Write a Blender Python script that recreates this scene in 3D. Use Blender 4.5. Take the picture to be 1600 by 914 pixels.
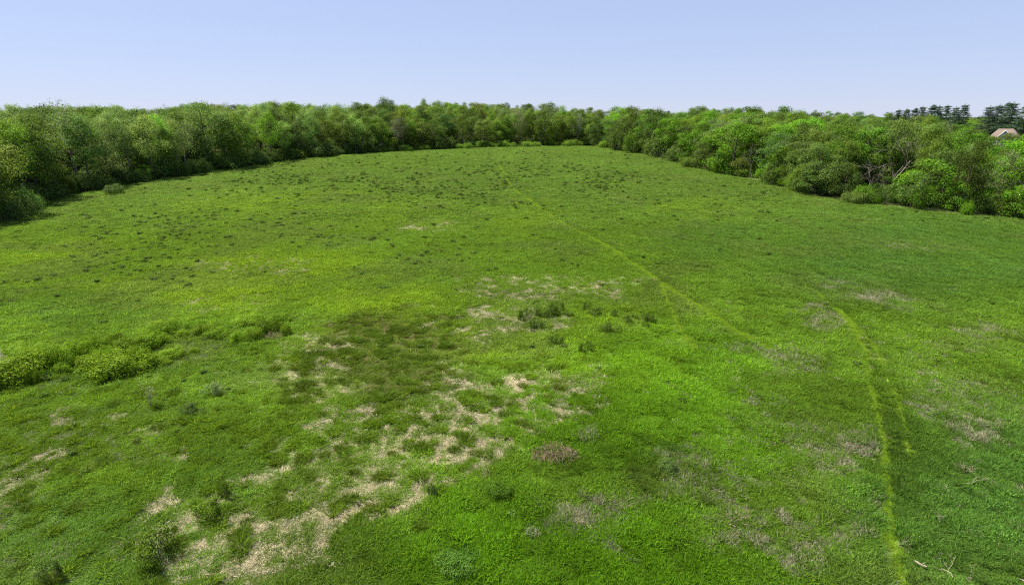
import bpy, math
from mathutils import Vector
import numpy as np

for o in list(bpy.data.objects):
    bpy.data.objects.remove(o, do_unlink=True)
scene = bpy.context.scene
COL = scene.collection

# ------------------------------------------------------------------ camera
CAM_H = 20.0
FPX = 900.0                       # focal length in photo pixels (1600 wide)
HORIZON = 187.0                   # photo row of the level line
PITCH = math.atan((457.0 - HORIZON) / FPX)
cam_d = bpy.data.cameras.new('camera')
cam = bpy.data.objects.new('camera', cam_d)
COL.objects.link(cam)
cam_d.sensor_width = 36.0
cam_d.lens = 36.0 * FPX / 1600.0
cam_d.clip_start = 0.1
cam_d.clip_end = 12000.0
cam.location = (0, 0, CAM_H)
cam.rotation_euler = (math.pi / 2 - PITCH, 0, 0)
scene.camera = cam

# ------------------------------------------------------------------ light
SUN_EL = math.radians(58)
SUN_AZ = math.radians(-68)        # clockwise from +Y: the sun stands over the wood on the shaded edge
world = bpy.data.worlds.new('World')
scene.world = world
world.use_nodes = True
wn = world.node_tree
wn.nodes.clear()
sky = wn.nodes.new('ShaderNodeTexSky')
sky.sky_type = 'NISHITA'
sky.sun_disc = False
sky.sun_elevation = SUN_EL
sky.sun_rotation = SUN_AZ
sky.altitude = 0
sky.air_density = 1.0
sky.dust_density = 0.0
sky.ozone_density = 5.0
bg = wn.nodes.new('ShaderNodeBackground')
bg.inputs['Strength'].default_value = 0.10
wo = wn.nodes.new('ShaderNodeOutputWorld')
sg = wn.nodes.new('ShaderNodeGamma'); sg.inputs['Gamma'].default_value = 0.30      # tone curve flattening the sky gradient: an evener sky
sm_ = wn.nodes.new('ShaderNodeMix'); sm_.data_type = 'RGBA'; sm_.blend_type = 'MULTIPLY'; sm_.inputs[0].default_value = 1.0
sm_.inputs[7].default_value = (1.38, 1.49, 1.95, 1)
wn.links.new(sky.outputs[0], sg.inputs[0])
wn.links.new(sg.outputs[0], sm_.inputs[6])
wn.links.new(sm_.outputs[2], bg.inputs[0])
wn.links.new(bg.outputs[0], wo.inputs[0])

sd = bpy.data.lights.new('sun', 'SUN')
sd.energy = 5.0
sd.angle = math.radians(0.5)
sd.color = (1.0, 0.93, 0.80)
so = bpy.data.objects.new('sun', sd)
COL.objects.link(so)
so.location = (-60, 40, 90)
sdir = Vector((math.sin(SUN_AZ) * math.cos(SUN_EL), math.cos(SUN_AZ) * math.cos(SUN_EL), math.sin(SUN_EL)))
so.rotation_euler = sdir.to_track_quat('Z', 'Y').to_euler()

vs = scene.view_settings
vs.view_transform = 'Standard'
vs.look = 'None'
vs.gamma = 1.0
vs.exposure = 1.42
vs.use_curve_mapping = False
scene.cycles.use_denoising = False
scene.cycles.pixel_filter_type = 'BLACKMAN_HARRIS'
scene.cycles.filter_width = 1.15
scene.cycles.sample_clamp_indirect = 4.0
scene.cycles.max_bounces = 5
scene.cycles.transmission_bounces = 4
scene.cycles.transparent_max_bounces = 8
scene.cycles.volume_bounces = 0

# ------------------------------------------------------------------ numbers
rng = np.random.default_rng(7)


def hash2(ix, iy, s):
    n = (ix.astype(np.int64) * 374761393 + iy.astype(np.int64) * 668265263 + s * 1442695041) & 0x7fffffff
    n = ((n ^ (n >> 13)) * 1274126177) & 0x7fffffff
    return ((n ^ (n >> 16)) & 0xffffff) / float(0xffffff)


def vnoise(x, y, s=0):
    x = np.asarray(x, float); y = np.asarray(y, float)
    ix = np.floor(x); iy = np.floor(y)
    fx = x - ix; fy = y - iy
    fx = fx * fx * (3 - 2 * fx); fy = fy * fy * (3 - 2 * fy)
    a = hash2(ix, iy, s); b = hash2(ix + 1, iy, s); c = hash2(ix, iy + 1, s); d = hash2(ix + 1, iy + 1, s)
    return (a * (1 - fx) + b * fx) * (1 - fy) + (c * (1 - fx) + d * fx) * fy


def fbm(x, y, s=0, o=4):
    t = 0; a = 0.5; n = 0
    for k in range(o):
        t = t + a * vnoise(np.asarray(x) * 2 ** k + 17.3 * k, np.asarray(y) * 2 ** k - 9.1 * k, s + k)
        n += a; a *= 0.5
    return t / n


def sm(a, b, x):
    t = np.clip((np.asarray(x, float) - a) / (b - a), 0, 1)
    return t * t * (3 - 2 * t)


def height(x, y):
    x = np.asarray(x, float); y = np.asarray(y, float)
    h = 7.0 * sm(55, 300, y)
    h = h - 1.6 * sm(35, 130, np.abs(x + 10)) * sm(60, 150, y)
    h = h + 4.0 * sm(110, 230, x) * sm(130, 270, y)
    h = h + 4.0 * sm(300, 560, y)
    near = 1 - sm(250, 500, np.hypot(x, y))
    h = h + (fbm(x / 34, y / 34, 3) - 0.5) * 1.1 * near
    h = h + (fbm(x / 7, y / 7, 5, 3) - 0.5) * 0.30 * near
    h = h + (fbm(x / 1.6, y / 1.6, 9, 2) - 0.5) * 0.16 * (1 - sm(60, 140, np.hypot(x, y)))
    return h


CP, SP = math.cos(PITCH), math.sin(PITCH)


def project(x, y, z):
    zz = z - CAM_H
    dep = y * CP - zz * SP
    up = y * SP + zz * CP
    dep = np.where(dep > 0.5, dep, 0.5)
    return 800 + FPX * x / dep, 457 - FPX * up / dep, dep


TT = np.concatenate([np.arange(8, 120, 0.1), np.arange(120, 420, 0.4)])


def ground_at(u, v):
    """where the sight line of a photo pixel meets the ground"""
    dx = (u - 800) / FPX; dy = (457 - v) / FPX
    d = np.array([dx, dy * SP + CP, dy * CP - SP])
    px, py, pz = d[0] * TT, d[1] * TT, CAM_H + d[2] * TT
    below = pz < height(px, py)
    i = int(np.argmax(below)) if below.any() else len(TT) - 1
    return float(px[i]), float(py[i]), float(height(px[i], py[i]))


def seg_dist(x, y, pl):
    best = np.full(np.shape(x), 1e9)
    for (ax, ay), (bx, by) in zip(pl[:-1], pl[1:]):
        vx, vy = bx - ax, by - ay
        t = np.clip(((x - ax) * vx + (y - ay) * vy) / (vx * vx + vy * vy + 1e-9), 0, 1)
        best = np.minimum(best, np.hypot(x - ax - t * vx, y - ay - t * vy))
    return best


def in_poly(x, y, poly):
    ins = np.zeros(np.shape(x), bool)
    n = len(poly)
    for i in range(n):
        ax, ay = poly[i]; bx, by = poly[(i + 1) % n]
        c = ((ay > y) != (by > y)) & (x < (bx - ax) * (y - ay) / (by - ay + 1e-12) + ax)
        ins ^= c
    return ins


EDGE_PX = [(0, 350), (60, 320), (110, 305), (180, 292), (260, 279), (330, 269), (400, 258), (480, 248), (560, 241),
           (640, 236), (720, 232), (800, 230), (880, 228), (940, 230), (975, 237), (1020, 244), (1060, 254), (1100, 266),
           (1150, 276), (1200, 287), (1250, 303), (1310, 313), (1370, 321), (1440, 330), (1520, 337), (1600, 344)]
EDGE = [ground_at(u, v)[:2] for u, v in EDGE_PX]
EDGE = [(-124, -60), (-116, 40), (-108, 85)] + EDGE + [(112, 95), (122, 40), (128, -60)]
FIELD = EDGE

# ------------------------------------------------------------------ mesh helpers


class MB:
    def __init__(s):
        s.v = []; s.f = []; s.m = []; s.a = []; s.n = 0

    def add(s, v, f, mat=0, attr=0.5):
        v = np.asarray(v, float).reshape(-1, 3)
        f = np.asarray(f, int)
        s.v.append(v); s.f.append(f + s.n); s.m.append(np.full(len(f), mat))
        a = np.full(len(v), attr) if np.isscalar(attr) else np.asarray(attr, float)
        s.a.append(a); s.n += len(v)

    def tube(s, pts, rad, sides=5, mat=0, attr=0.5):
        pts = np.asarray(pts, float); n = len(pts)
        t = np.gradient(pts, axis=0)
        t /= np.linalg.norm(t, axis=1)[:, None] + 1e-9
        ref = np.array([1.0, 0.02, 0.03]) if abs(t[:, 0]).max() < 0.9 else np.array([0.03, 1.0, 0.02])
        b = np.cross(t, ref); b /= np.linalg.norm(b, axis=1)[:, None] + 1e-9
        c = np.cross(t, b)
        ang = np.linspace(0, 2 * np.pi, sides, endpoint=False)
        V = (pts[:, None] + np.asarray(rad)[:, None, None] * (np.cos(ang)[None, :, None] * b[:, None] + np.sin(ang)[None, :, None] * c[:, None])).reshape(-1, 3)
        F = []
        for i in range(n - 1):
            for k in range(sides):
                F.append((i * sides + k, i * sides + (k + 1) % sides, (i + 1) * sides + (k + 1) % sides, (i + 1) * sides + k))
        s.add(V, F, mat, attr)

    def mesh(s, name, mats, smooth=False):
        me = bpy.data.meshes.new(name)
        V = np.concatenate(s.v); me.vertices.add(len(V)); me.vertices.foreach_set('co', V.ravel())
        loops = np.concatenate([f.ravel() for f in s.f])
        tot = np.concatenate([np.full(len(f), f.shape[1]) for f in s.f])
        st = np.concatenate([[0], np.cumsum(tot)[:-1]])
        me.loops.add(len(loops)); me.loops.foreach_set('vertex_index', loops.astype(np.int32))
        me.polygons.add(len(tot))
        me.polygons.foreach_set('loop_start', st.astype(np.int32))
        me.polygons.foreach_set('material_index', np.concatenate(s.m).astype(np.int32))
        if smooth:
            me.polygons.foreach_set('use_smooth', np.ones(len(tot), bool))
        at = me.attributes.new('v', 'FLOAT', 'POINT')
        at.data.foreach_set('value', np.concatenate(s.a).astype(np.float32))
        for m in mats:
            me.materials.append(m)
        me.update(calc_edges=True); me.validate()
        return me


def norm(a):
    return a / (np.linalg.norm(a, axis=-1, keepdims=True) + 1e-9)


def leaves(mb, P, N, size, R, mat=0, aspect=0.62, fold=0.25):
    """diamond leaves folded along the midrib, centred at P with normals N"""
    n = len(P)
    t = norm(np.cross(N, norm(R.normal(size=(n, 3)))))
    b = np.cross(N, t)
    sz = size * R.uniform(0.65, 1.35, n)[:, None]
    V = np.stack([P - t * sz * 0.5, P + b * sz * 0.5 * aspect + N * sz * fold * 0.3, P + t * sz * 0.5, P - b * sz * 0.5 * aspect + N * sz * fold * 0.3], 1)
    i = np.arange(n)[:, None] * 4
    F = np.concatenate([i + [0, 1, 2], i + [0, 2, 3]], 0)
    mb.add(V.reshape(-1, 3), F, mat, np.repeat(R.uniform(0, 1, n), 4))


def blob_leaves(mb, c, r, n, size, R, flat=0.8, up=0.25, mat=0, fill=0.18, aspect=0.62):
    d = R.normal(size=(n, 3)); d[:, 2] += up; d = norm(d)
    rad = np.where(R.uniform(size=n) < fill, R.uniform(0.2, 0.75, n), R.uniform(0.78, 1.12, n))
    lump = 1 + 0.22 * np.sin(d[:, 0] * 5 + c[0] * 3) * np.sin(d[:, 1] * 6 + c[1] * 2) + 0.12 * np.sin(d[:, 2] * 9 + c[2])
    P = np.asarray(c) + d * (rad * lump)[:, None] * np.array([r, r, r * flat])
    N = norm(d + R.normal(size=(n, 3)) * 0.38 + [0, 0, 0.2])
    leaves(mb, P, N, size, R, mat, aspect)


# ------------------------------------------------------------------ materials


def new_mat(name):
    m = bpy.data.materials.new(name); m.use_nodes = True
    nt = m.node_tree; nt.nodes.clear()
    return m, nt, nt.nodes, nt.links


def leaf_material(name, source, rough=0.65, trans=0.30, spec=0.08, var=0.38, fixed=None):
    """source: 'object' = object colour, 'instance' = per-instance tint, 'fixed' = one colour"""
    m, nt, N, L = new_mat(name)
    if source == 'object':
        s = N.new('ShaderNodeObjectInfo'); col = s.outputs['Color']
    elif source == 'instance':
        s = N.new('ShaderNodeAttribute'); s.attribute_type = 'INSTANCER'; s.attribute_name = 'tint'; col = s.outputs['Color']
    else:
        s = N.new('ShaderNodeRGB'); s.outputs[0].default_value = (*fixed, 1); col = s.outputs[0]
    a = N.new('ShaderNodeAttribute'); a.attribute_name = 'v'
    mr = N.new('ShaderNodeMapRange'); mr.inputs[3].default_value = 1 - var * 0.5; mr.inputs[4].default_value = 1 + var * 0.5
    L.new(a.outputs['Fac'], mr.inputs[0])
    hs = N.new('ShaderNodeHueSaturation')
    L.new(col, hs.inputs['Color']); L.new(mr.outputs[0], hs.inputs['Value'])
    mh = N.new('ShaderNodeMapRange'); mh.inputs[3].default_value = 0.512; mh.inputs[4].default_value = 0.488
    L.new(a.outputs['Fac'], mh.inputs[0]); L.new(mh.outputs[0], hs.inputs['Hue'])
    p = N.new('ShaderNodeBsdfPrincipled')
    p.inputs['Roughness'].default_value = rough
    p.inputs['Specular IOR Level'].default_value = spec
    L.new(hs.outputs[0], p.inputs['Base Color'])
    out = N.new('ShaderNodeOutputMaterial')
    if trans > 0:
        tr = N.new('ShaderNodeBsdfTranslucent')
        h2 = N.new('ShaderNodeHueSaturation'); h2.inputs['Hue'].default_value = 0.488; h2.inputs['Value'].default_value = 1.5
        L.new(hs.outputs[0], h2.inputs['Color']); L.new(h2.outputs[0], tr.inputs[0])
        mx = N.new('ShaderNodeMixShader'); mx.inputs[0].default_value = trans
        L.new(p.outputs[0], mx.inputs[1]); L.new(tr.outputs[0], mx.inputs[2]); L.new(mx.outputs[0], out.inputs[0])
    else:
        L.new(p.outputs[0], out.inputs[0])
    return m


def plain(name, c, rough=0.8, nscale=6.0, amt=0.35, bump=0.2, spec=0.2):
    m, nt, N, L = new_mat(name)
    tc = N.new('ShaderNodeTexCoord')
    nz = N.new('ShaderNodeTexNoise'); nz.inputs['Scale'].default_value = nscale; nz.inputs['Detail'].default_value = 5
    L.new(tc.outputs['Object'], nz.inputs['Vector'])
    cr = N.new('ShaderNodeMapRange'); cr.inputs[1].default_value = 0.3; cr.inputs[2].default_value = 0.7
    cr.inputs[3].default_value = 1 - amt; cr.inputs[4].default_value = 1 + amt
    L.new(nz.outputs[0], cr.inputs[0])
    hs = N.new('ShaderNodeHueSaturation'); hs.inputs['Color'].default_value = (*c, 1)
    L.new(cr.outputs[0], hs.inputs['Value'])
    p = N.new('ShaderNodeBsdfPrincipled'); p.inputs['Roughness'].default_value = rough; p.inputs['Specular IOR Level'].default_value = spec
    L.new(hs.outputs[0], p.inputs['Base Color'])
    if bump:
        b = N.new('ShaderNodeBump'); b.inputs['Strength'].default_value = bump; b.inputs['Distance'].default_value = 0.05
        L.new(nz.outputs[0], b.inputs['Height']); L.new(b.outputs[0], p.inputs['Normal'])
    o = N.new('ShaderNodeOutputMaterial'); L.new(p.outputs[0], o.inputs[0])
    return m


M_LEAF = leaf_material('tree leaves', 'object')
M_LEAF_I = leaf_material('woodland leaves', 'instance')
M_GRASS = leaf_material('grass blades', 'instance', 0.8, 0.42, 0.05, 0.5)
M_STRAW = leaf_material('dry straw', 'instance', 0.8, 0.15, 0.1, 0.5)
M_BLADE = leaf_material('rush blades', 'object', 0.7, 0.28, 0.08, 0.6)
M_BARK = plain('bark', (0.10, 0.082, 0.065), 0.9, 9.0, 0.4, 0.5)
M_GREYBARK = plain('grey bark', (0.20, 0.17, 0.15), 0.9, 9.0, 0.35, 0.4)
M_DEADWOOD = plain('bleached wood', (0.22, 0.19, 0.145), 0.85, 14.0, 0.3, 0.3)
M_DEADSTEM = plain('dead stems', (0.30, 0.23, 0.17), 0.9, 10.0, 0.4, 0.2)

# ------------------------------------------------------------------ what grows where (albedo and kind, by place)


def ell(u, v, items):
    t = np.zeros(np.shape(u))
    for it in items:
        cu, cv, ru, rv, s = it[:5]
        d = np.sqrt(((u - cu) / ru) ** 2 + ((v - cv) / rv) ** 2)
        t = np.maximum(t, s * (1 - sm(0.45, 1.25, d)))
    return t


TAN = [(662, 358, 62, 8, .75), (870, 598, 85, 26, .8), (905, 577, 45, 10, .7), (800, 622, 75, 28, .65), (860, 645, 45, 20, .6),
       (765, 660, 60, 26, .7), (706, 685, 45, 24, .95), (640, 700, 110, 45, .6), (745, 715, 60, 18, .8), (662, 783, 20, 24, 1),
       (600, 800, 62, 32, .75), (540, 832, 80, 40, .75), (450, 855, 120, 50, .7), (380, 885, 120, 40, .75), (330, 850, 60, 40, .65),
       (272, 785, 40, 45, .75), (500, 540, 60, 24, .7), (480, 585, 75, 35, .6), (560, 640, 45, 12, .6), (510, 652, 35, 10, .65),
       (60, 720, 50, 24, .7), (132, 652, 32, 12, .6), (255, 692, 70, 14, .5), (800, 505, 80, 22, .5), (835, 452, 130, 18, .45),
       (945, 445, 60, 14, .5), (780, 495, 25, 7, .7), (722, 580, 20, 14, .7), (660, 500, 16, 10, .7), (690, 740, 90, 30, .6),
       (400, 415, 90, 14, .25), (20, 770, 60, 30, .35), (350, 480, 80, 14, .25), (1445, 346, 14, 3, .7), (430, 735, 60, 14, .5), (620, 740, 210, 70, .45), (430, 850, 200, 70, .45), (800, 640, 170, 60, .45), (580, 815, 60, 25, .9), (520, 850, 70, 25, .9), (420, 890, 90, 30, .85), (640, 770, 50, 20, .85), (760, 700, 50, 18, .85), (300, 875, 60, 30, .6)]
THATCH = [(1300, 445, 27, 7, .7), (1362, 468, 38, 9, .75), (1408, 478, 30, 7, .7), (1268, 482, 34, 9, .6), (1292, 502, 34, 12, .55),
          (1180, 548, 60, 14, .55), (1542, 516, 48, 11, .65), (1330, 685, 45, 24, .6), (1290, 718, 44, 24, .55), (1500, 625, 95, 26, .5),
          (1550, 672, 75, 36, .5), (1460, 640, 26, 20, .6), (1440, 572, 64, 26, .4), (1235, 562, 62, 18, .45), (920, 805, 80, 42, .6),
          (968, 838, 22, 9, .95), (972, 866, 28, 12, .75), (1072, 772, 64, 30, .55), (1112, 740, 75, 34, .55), (1172, 802, 54, 30, .55),
          (1192, 852, 44, 28, .6), (1255, 862, 75, 38, .6), (1302, 822, 85, 22, .5), (1082, 690, 34, 18, .4), (1182, 620, 44, 14, .35),
          (1370, 740, 34, 14, .5), (1510, 730, 24, 20, .5), (120, 700, 150, 30, .3), (60, 860, 110, 40, .3), (300, 560, 60, 20, .35),
          (100, 610, 60, 16, .4), (1250, 700, 90, 50, .3), (1420, 390, 60, 10, .2)]
RUSH = [(600, 545, 150, 62, 1), (640, 600, 110, 34, 1), (480, 590, 60, 50, .7), (690, 540, 70, 45, .7), (600, 490, 70, 14, .5)]
WEEDZ = [(690, 290, 330, 38, .7), (450, 280, 120, 30, .8), (900, 285, 110, 22, 1), (300, 390, 330, 60, .8), (520, 400, 160, 45, .9),
         (720, 405, 55, 30, 1), (830, 320, 90, 25, .6), (1100, 330, 200, 40, .2), (1330, 365, 260, 30, .2), (60, 470, 180, 50, .6),
         (1000, 410, 160, 40, .2), (250, 610, 300, 60, .4), (230, 700, 330, 120, .5)]
LIME = [(300, 430, 330, 70, 1), (180, 395, 120, 20, 1), (500, 330, 250, 40, .6), (640, 470, 200, 26, .9), (900, 480, 220, 40, .6),
        (830, 530, 160, 40, .7), (1080, 330, 70, 26, .8), (820, 340, 60, 40, .6), (960, 560, 150, 60, .5), (170, 745, 130, 40, .3)]
VIVID = [(900, 880, 420, 110, 1), (1000, 660, 260, 90, .7), (800, 850, 180, 90, 1), (1050, 560, 180, 60, .6), (1180, 700, 110, 60, .6)]
COOL = [(1550, 800, 260, 190, .8), (1480, 700, 200, 80, .6), (1450, 400, 330, 90, .7), (1150, 380, 140, 40, .5), (150, 480, 180, 26, .4),
        (700, 875, 40, 16, .9), (1040, 722, 34, 14, .9), (150, 580, 200, 20, .5), (120, 860, 230, 90, .55), (330, 740, 120, 60, .4)]
TRACK_PX = [[(780, 258), (800, 295), (840, 322), (880, 350), (930, 375), (985, 410), (1040, 445), (1085, 475), (1130, 505), (1170, 530), (1200, 545)],
            [(1030, 438), (1045, 475), (1060, 510), (1085, 548)],
            [(1246, 436), (1290, 470), (1330, 510), (1350, 550), (1358, 600), (1370, 650), (1383, 700), (1386, 760), (1392, 830), (1405, 880), (1412, 925)],
            [(1312, 484), (1365, 540), (1387, 595), (1410, 650), (1421, 720), (1426, 770)]]
TRACKS = [[ground_at(u, v)[:2] for u, v in t] for t in TRACK_PX]
TRACK_W = [0.62, 0.42, 0.38, 0.28]
TRACK_S = [1.0, 0.8, 1.0, 0.6]


def place_info(x, y):
    z = height(x, y)
    u, v, dep = project(x, y, z)
    wu = u + (fbm(x / 3.0, y / 3.0, 31) - 0.5) * FPX / dep * 5
    wv = v + (fbm(x / 3.0, y / 3.0, 41) - 0.5) * FPX / dep * 3.2
    n0 = fbm(x / 0.36, y / 0.27, 151, 2); n1 = fbm(x / 1.15, y / 1.15, 51, 3); n2 = fbm(x / 5.0, y / 5.0, 61, 4); n3 = fbm(x / 18.0, y / 26.0, 71, 3)
    tan_ = ell(wu, wv, TAN)
    tha = ell(wu, wv, THATCH)
    # patchy inside, sparse flecks outside
    tanp = np.clip(tan_ * 1.1 + (n0 * .85 + n1 * .15 - 0.5) * 4.2 + 0.06, 0, 1) * (tan_ > 0.02)
    thap = np.clip(tha * 1.1 + (n0 * .5 + n1 * .5 - 0.5) * 2.8 - 0.05, 0, 1) * (tha > 0.02)
    lush = sm(-8, 12, v - (914 - (u - 450) * .585) + (n1 - .5) * 40) * (u > 430)      # the lush sward begins along one line
    tanp = tanp * (1 - lush)
    right = sm(960, 1100, u) * sm(420, 520, v)
    thap = np.maximum(thap, sm(.56, .70, n0 * .5 + n1 * .5) * sm(.44, .60, n2) * np.maximum(right * .62, sm(700, 500, u) * sm(480, 600, v) * .55))
    left = sm(120, -120, u - 800 + (v - 690) * 1.6)
    flecks = sm(0.58, 0.72, n0 * .6 + n1 * .4) * sm(0.40, 0.58, n2) * left * sm(430, 620, v) * 0.85 * (1 - lush)
    tanp = np.maximum(tanp, flecks)
    rush = ell(wu, wv, RUSH)
    track = np.zeros(np.shape(x)); 
    for pl, w, s in zip(TRACKS, TRACK_W, TRACK_S):
        d = seg_dist(x, y, pl)
        wid = w * (0.6 + 0.8 * n2)
        track = np.maximum(track, s * (1 - sm(wid * 0.6, wid * 1.5, d)) * (.65 + .35 * sm(0.2, 0.5, fbm(x / 4, y / 4, 91, 2))))
    return dict(u=u, v=v, dep=dep, tan=tanp, thatch=thap, rush=rush, track=track, n0=n0, n1=n1, n2=n2, n3=n3,
                lime=ell(wu, wv, LIME), vivid=ell(wu, wv, VIVID), cool=ell(wu, wv, COOL), weed=ell(wu, wv, WEEDZ), z=z)


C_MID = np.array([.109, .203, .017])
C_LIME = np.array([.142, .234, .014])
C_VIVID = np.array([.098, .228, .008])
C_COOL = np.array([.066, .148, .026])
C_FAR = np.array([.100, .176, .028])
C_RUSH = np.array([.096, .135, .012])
C_TRACK = np.array([.190, .310, .022])
C_TAN = np.array([.46, .41, .27])
C_THATCH = np.array([.285, .275, .175])


def mixc(c, d, t):
    return c * (1 - t[:, None]) + d * t[:, None]


def green(I):
    c = np.repeat(C_MID[None], len(I['u']), 0)
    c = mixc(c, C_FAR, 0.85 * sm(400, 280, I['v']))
    c = mixc(c, C_LIME, np.clip(I['lime'] * sm(.25, .75, I['n3'] * .6 + I['n2'] * .4) * 1.0, 0, 1))
    c = mixc(c, C_VIVID, I['vivid'] * 0.85)
    c = mixc(c, C_COOL, np.clip(I['cool'] * (0.45 + 0.9 * I['n2']), 0, 1))
    c = mixc(c, C_RUSH, I['rush'] * 0.8)
    # grey-green weeds and darker swards
    c = mixc(c, np.array([.112, .165, .034]), 0.45 * sm(.52, .68, fbm(I['u'] * 0 + I['x'] / 9, I['y'] / 7, 111)) * (1 - I['vivid'] * .6))
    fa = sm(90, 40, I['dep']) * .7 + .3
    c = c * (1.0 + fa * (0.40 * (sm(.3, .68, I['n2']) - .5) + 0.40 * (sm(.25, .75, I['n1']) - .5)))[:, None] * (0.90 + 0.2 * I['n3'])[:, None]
    return c


# ------------------------------------------------------------------ ground
def axis(lo, hi, n, a=22.0, c=0.0):
    u = np.linspace(np.arcsinh((lo - c) / a), np.arcsinh((hi - c) / a), n)
    return c + a * np.sinh(u)


gx = axis(-4000, 4000, 440, 26.0)
gy = axis(-4000, 4000, 440, 26.0, 34.0)
GX, GY = np.meshgrid(gx, gy)
gz = height(GX.ravel(), GY.ravel())
V = np.stack([GX.ravel(), GY.ravel(), gz], 1)
n0 = len(gx)
ii, jj = np.meshgrid(np.arange(n0 - 1), np.arange(len(gy) - 1))
q = (jj * n0 + ii).ravel()
F = np.stack([q, q + 1, q + n0 + 1, q + n0], 1)
mb = MB(); mb.add(V, F)


def ground_material():
    m, nt, N, L = new_mat('meadow floor')
    def attr(n):
        a = N.new('ShaderNodeAttribute'); a.attribute_name = n; return a
    geo = N.new('ShaderNodeNewGeometry')
    nz = N.new('ShaderNodeTexNoise'); nz.inputs['Scale'].default_value = 1.1; nz.inputs['Detail'].default_value = 8; nz.inputs['Roughness'].default_value = 0.65
    L.new(geo.outputs['Position'], nz.inputs['Vector'])
    n2 = N.new('ShaderNodeTexNoise'); n2.inputs['Scale'].default_value = 7.0; n2.inputs['Detail'].default_value = 6
    L.new(geo.outputs['Position'], n2.inputs['Vector'])
    mr = N.new('ShaderNodeMapRange'); mr.inputs[1].default_value = 0.3; mr.inputs[2].default_value = 0.7; mr.inputs[3].default_value = 0.6; mr.inputs[4].default_value = 1.4
    L.new(n2.outputs[0], mr.inputs[0])
    hs = N.new('ShaderNodeHueSaturation'); L.new(attr('col').outputs['Color'], hs.inputs['Color']); L.new(mr.outputs[0], hs.inputs['Value'])
    p = N.new('ShaderNodeBsdfPrincipled'); p.inputs['Roughness'].default_value = 0.95; p.inputs['Specular IOR Level'].default_value = 0.1
    L.new(hs.outputs[0], p.inputs['Base Color'])
    b = N.new('ShaderNodeBump'); b.inputs['Strength'].default_value = 0.6; b.inputs['Distance'].default_value = 0.25
    L.new(nz.outputs[0], b.inputs['Height']); L.new(b.outputs[0], p.inputs['Normal'])
    o = N.new('ShaderNodeOutputMaterial'); L.new(p.outputs[0], o.inputs[0])
    return m


M_GROUND = ground_material()
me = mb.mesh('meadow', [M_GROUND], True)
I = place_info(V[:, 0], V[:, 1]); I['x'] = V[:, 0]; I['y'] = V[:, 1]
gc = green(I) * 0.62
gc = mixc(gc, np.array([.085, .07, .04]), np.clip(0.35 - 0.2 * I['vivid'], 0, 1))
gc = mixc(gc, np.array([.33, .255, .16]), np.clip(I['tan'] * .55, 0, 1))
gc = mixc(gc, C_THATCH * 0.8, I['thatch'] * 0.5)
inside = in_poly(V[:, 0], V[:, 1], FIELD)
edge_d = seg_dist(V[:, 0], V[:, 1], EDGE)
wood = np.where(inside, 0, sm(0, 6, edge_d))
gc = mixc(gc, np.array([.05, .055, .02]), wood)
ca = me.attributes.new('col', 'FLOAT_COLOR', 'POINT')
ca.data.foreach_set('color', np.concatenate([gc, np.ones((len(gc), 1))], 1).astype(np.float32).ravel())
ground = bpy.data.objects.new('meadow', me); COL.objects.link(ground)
ground['kind'] = 'structure'
ground['label'] = 'rolling green meadow rising to a wooded crest'
ground['category'] = 'meadow'

# ------------------------------------------------------------------ wheel tracks pressed into the grass
M_TRACK = plain('pressed grass', (.105, .170, .016), 0.9, 3.0, 0.35, 0.3)
TRACK_LABEL = ['long pale wheel track running down from the crest', 'short fork of pale track leaving the long one',
               'bright curving wheel track past the grey thatch', 'faint second wheel track beside the bright curve']
for pl, w, lab in zip(TRACKS, TRACK_W, TRACK_LABEL):
    pl = np.array(pl)
    s = np.concatenate([[0], np.cumsum(np.hypot(*np.diff(pl, axis=0).T))])
    ss = np.arange(0, s[-1], 0.8)
    cx = np.interp(ss, s, pl[:, 0]); cy = np.interp(ss, s, pl[:, 1])
    k = np.ones(7) / 7
    cx = np.convolve(np.pad(cx, 3, 'edge'), k, 'valid'); cy = np.convolve(np.pad(cy, 3, 'edge'), k, 'valid')
    tx, ty = np.gradient(cx), np.gradient(cy); ln = np.hypot(tx, ty); nx, ny = -ty / ln, tx / ln
    rows = []
    for off in (-0.5, -0.15, 0.2, 0.5):
        wob = off * w * .6 * (0.7 + 0.6 * vnoise(ss / 1.7, ss * 0 + off * 9, 5))
        X, Y = cx + nx * wob, cy + ny * wob
        rows.append(np.stack([X, Y, height(X, Y) + 0.03 - 0.02 * abs(off)], 1))
    R_ = np.stack(rows, 1); nn = len(ss)
    b = MB(); q = (np.arange(nn - 1)[:, None] * 4 + np.arange(3)[None]).ravel()
    b.add(R_.reshape(-1, 3), np.stack([q, q + 1, q + 5, q + 4], 1))
    o = bpy.data.objects.new('wheel_track', b.mesh('wheel_track', [M_TRACK], True)); COL.objects.link(o)
    o['kind'] = 'structure'; o['label'] = lab; o['category'] = 'track'

# ------------------------------------------------------------------ trees


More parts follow.
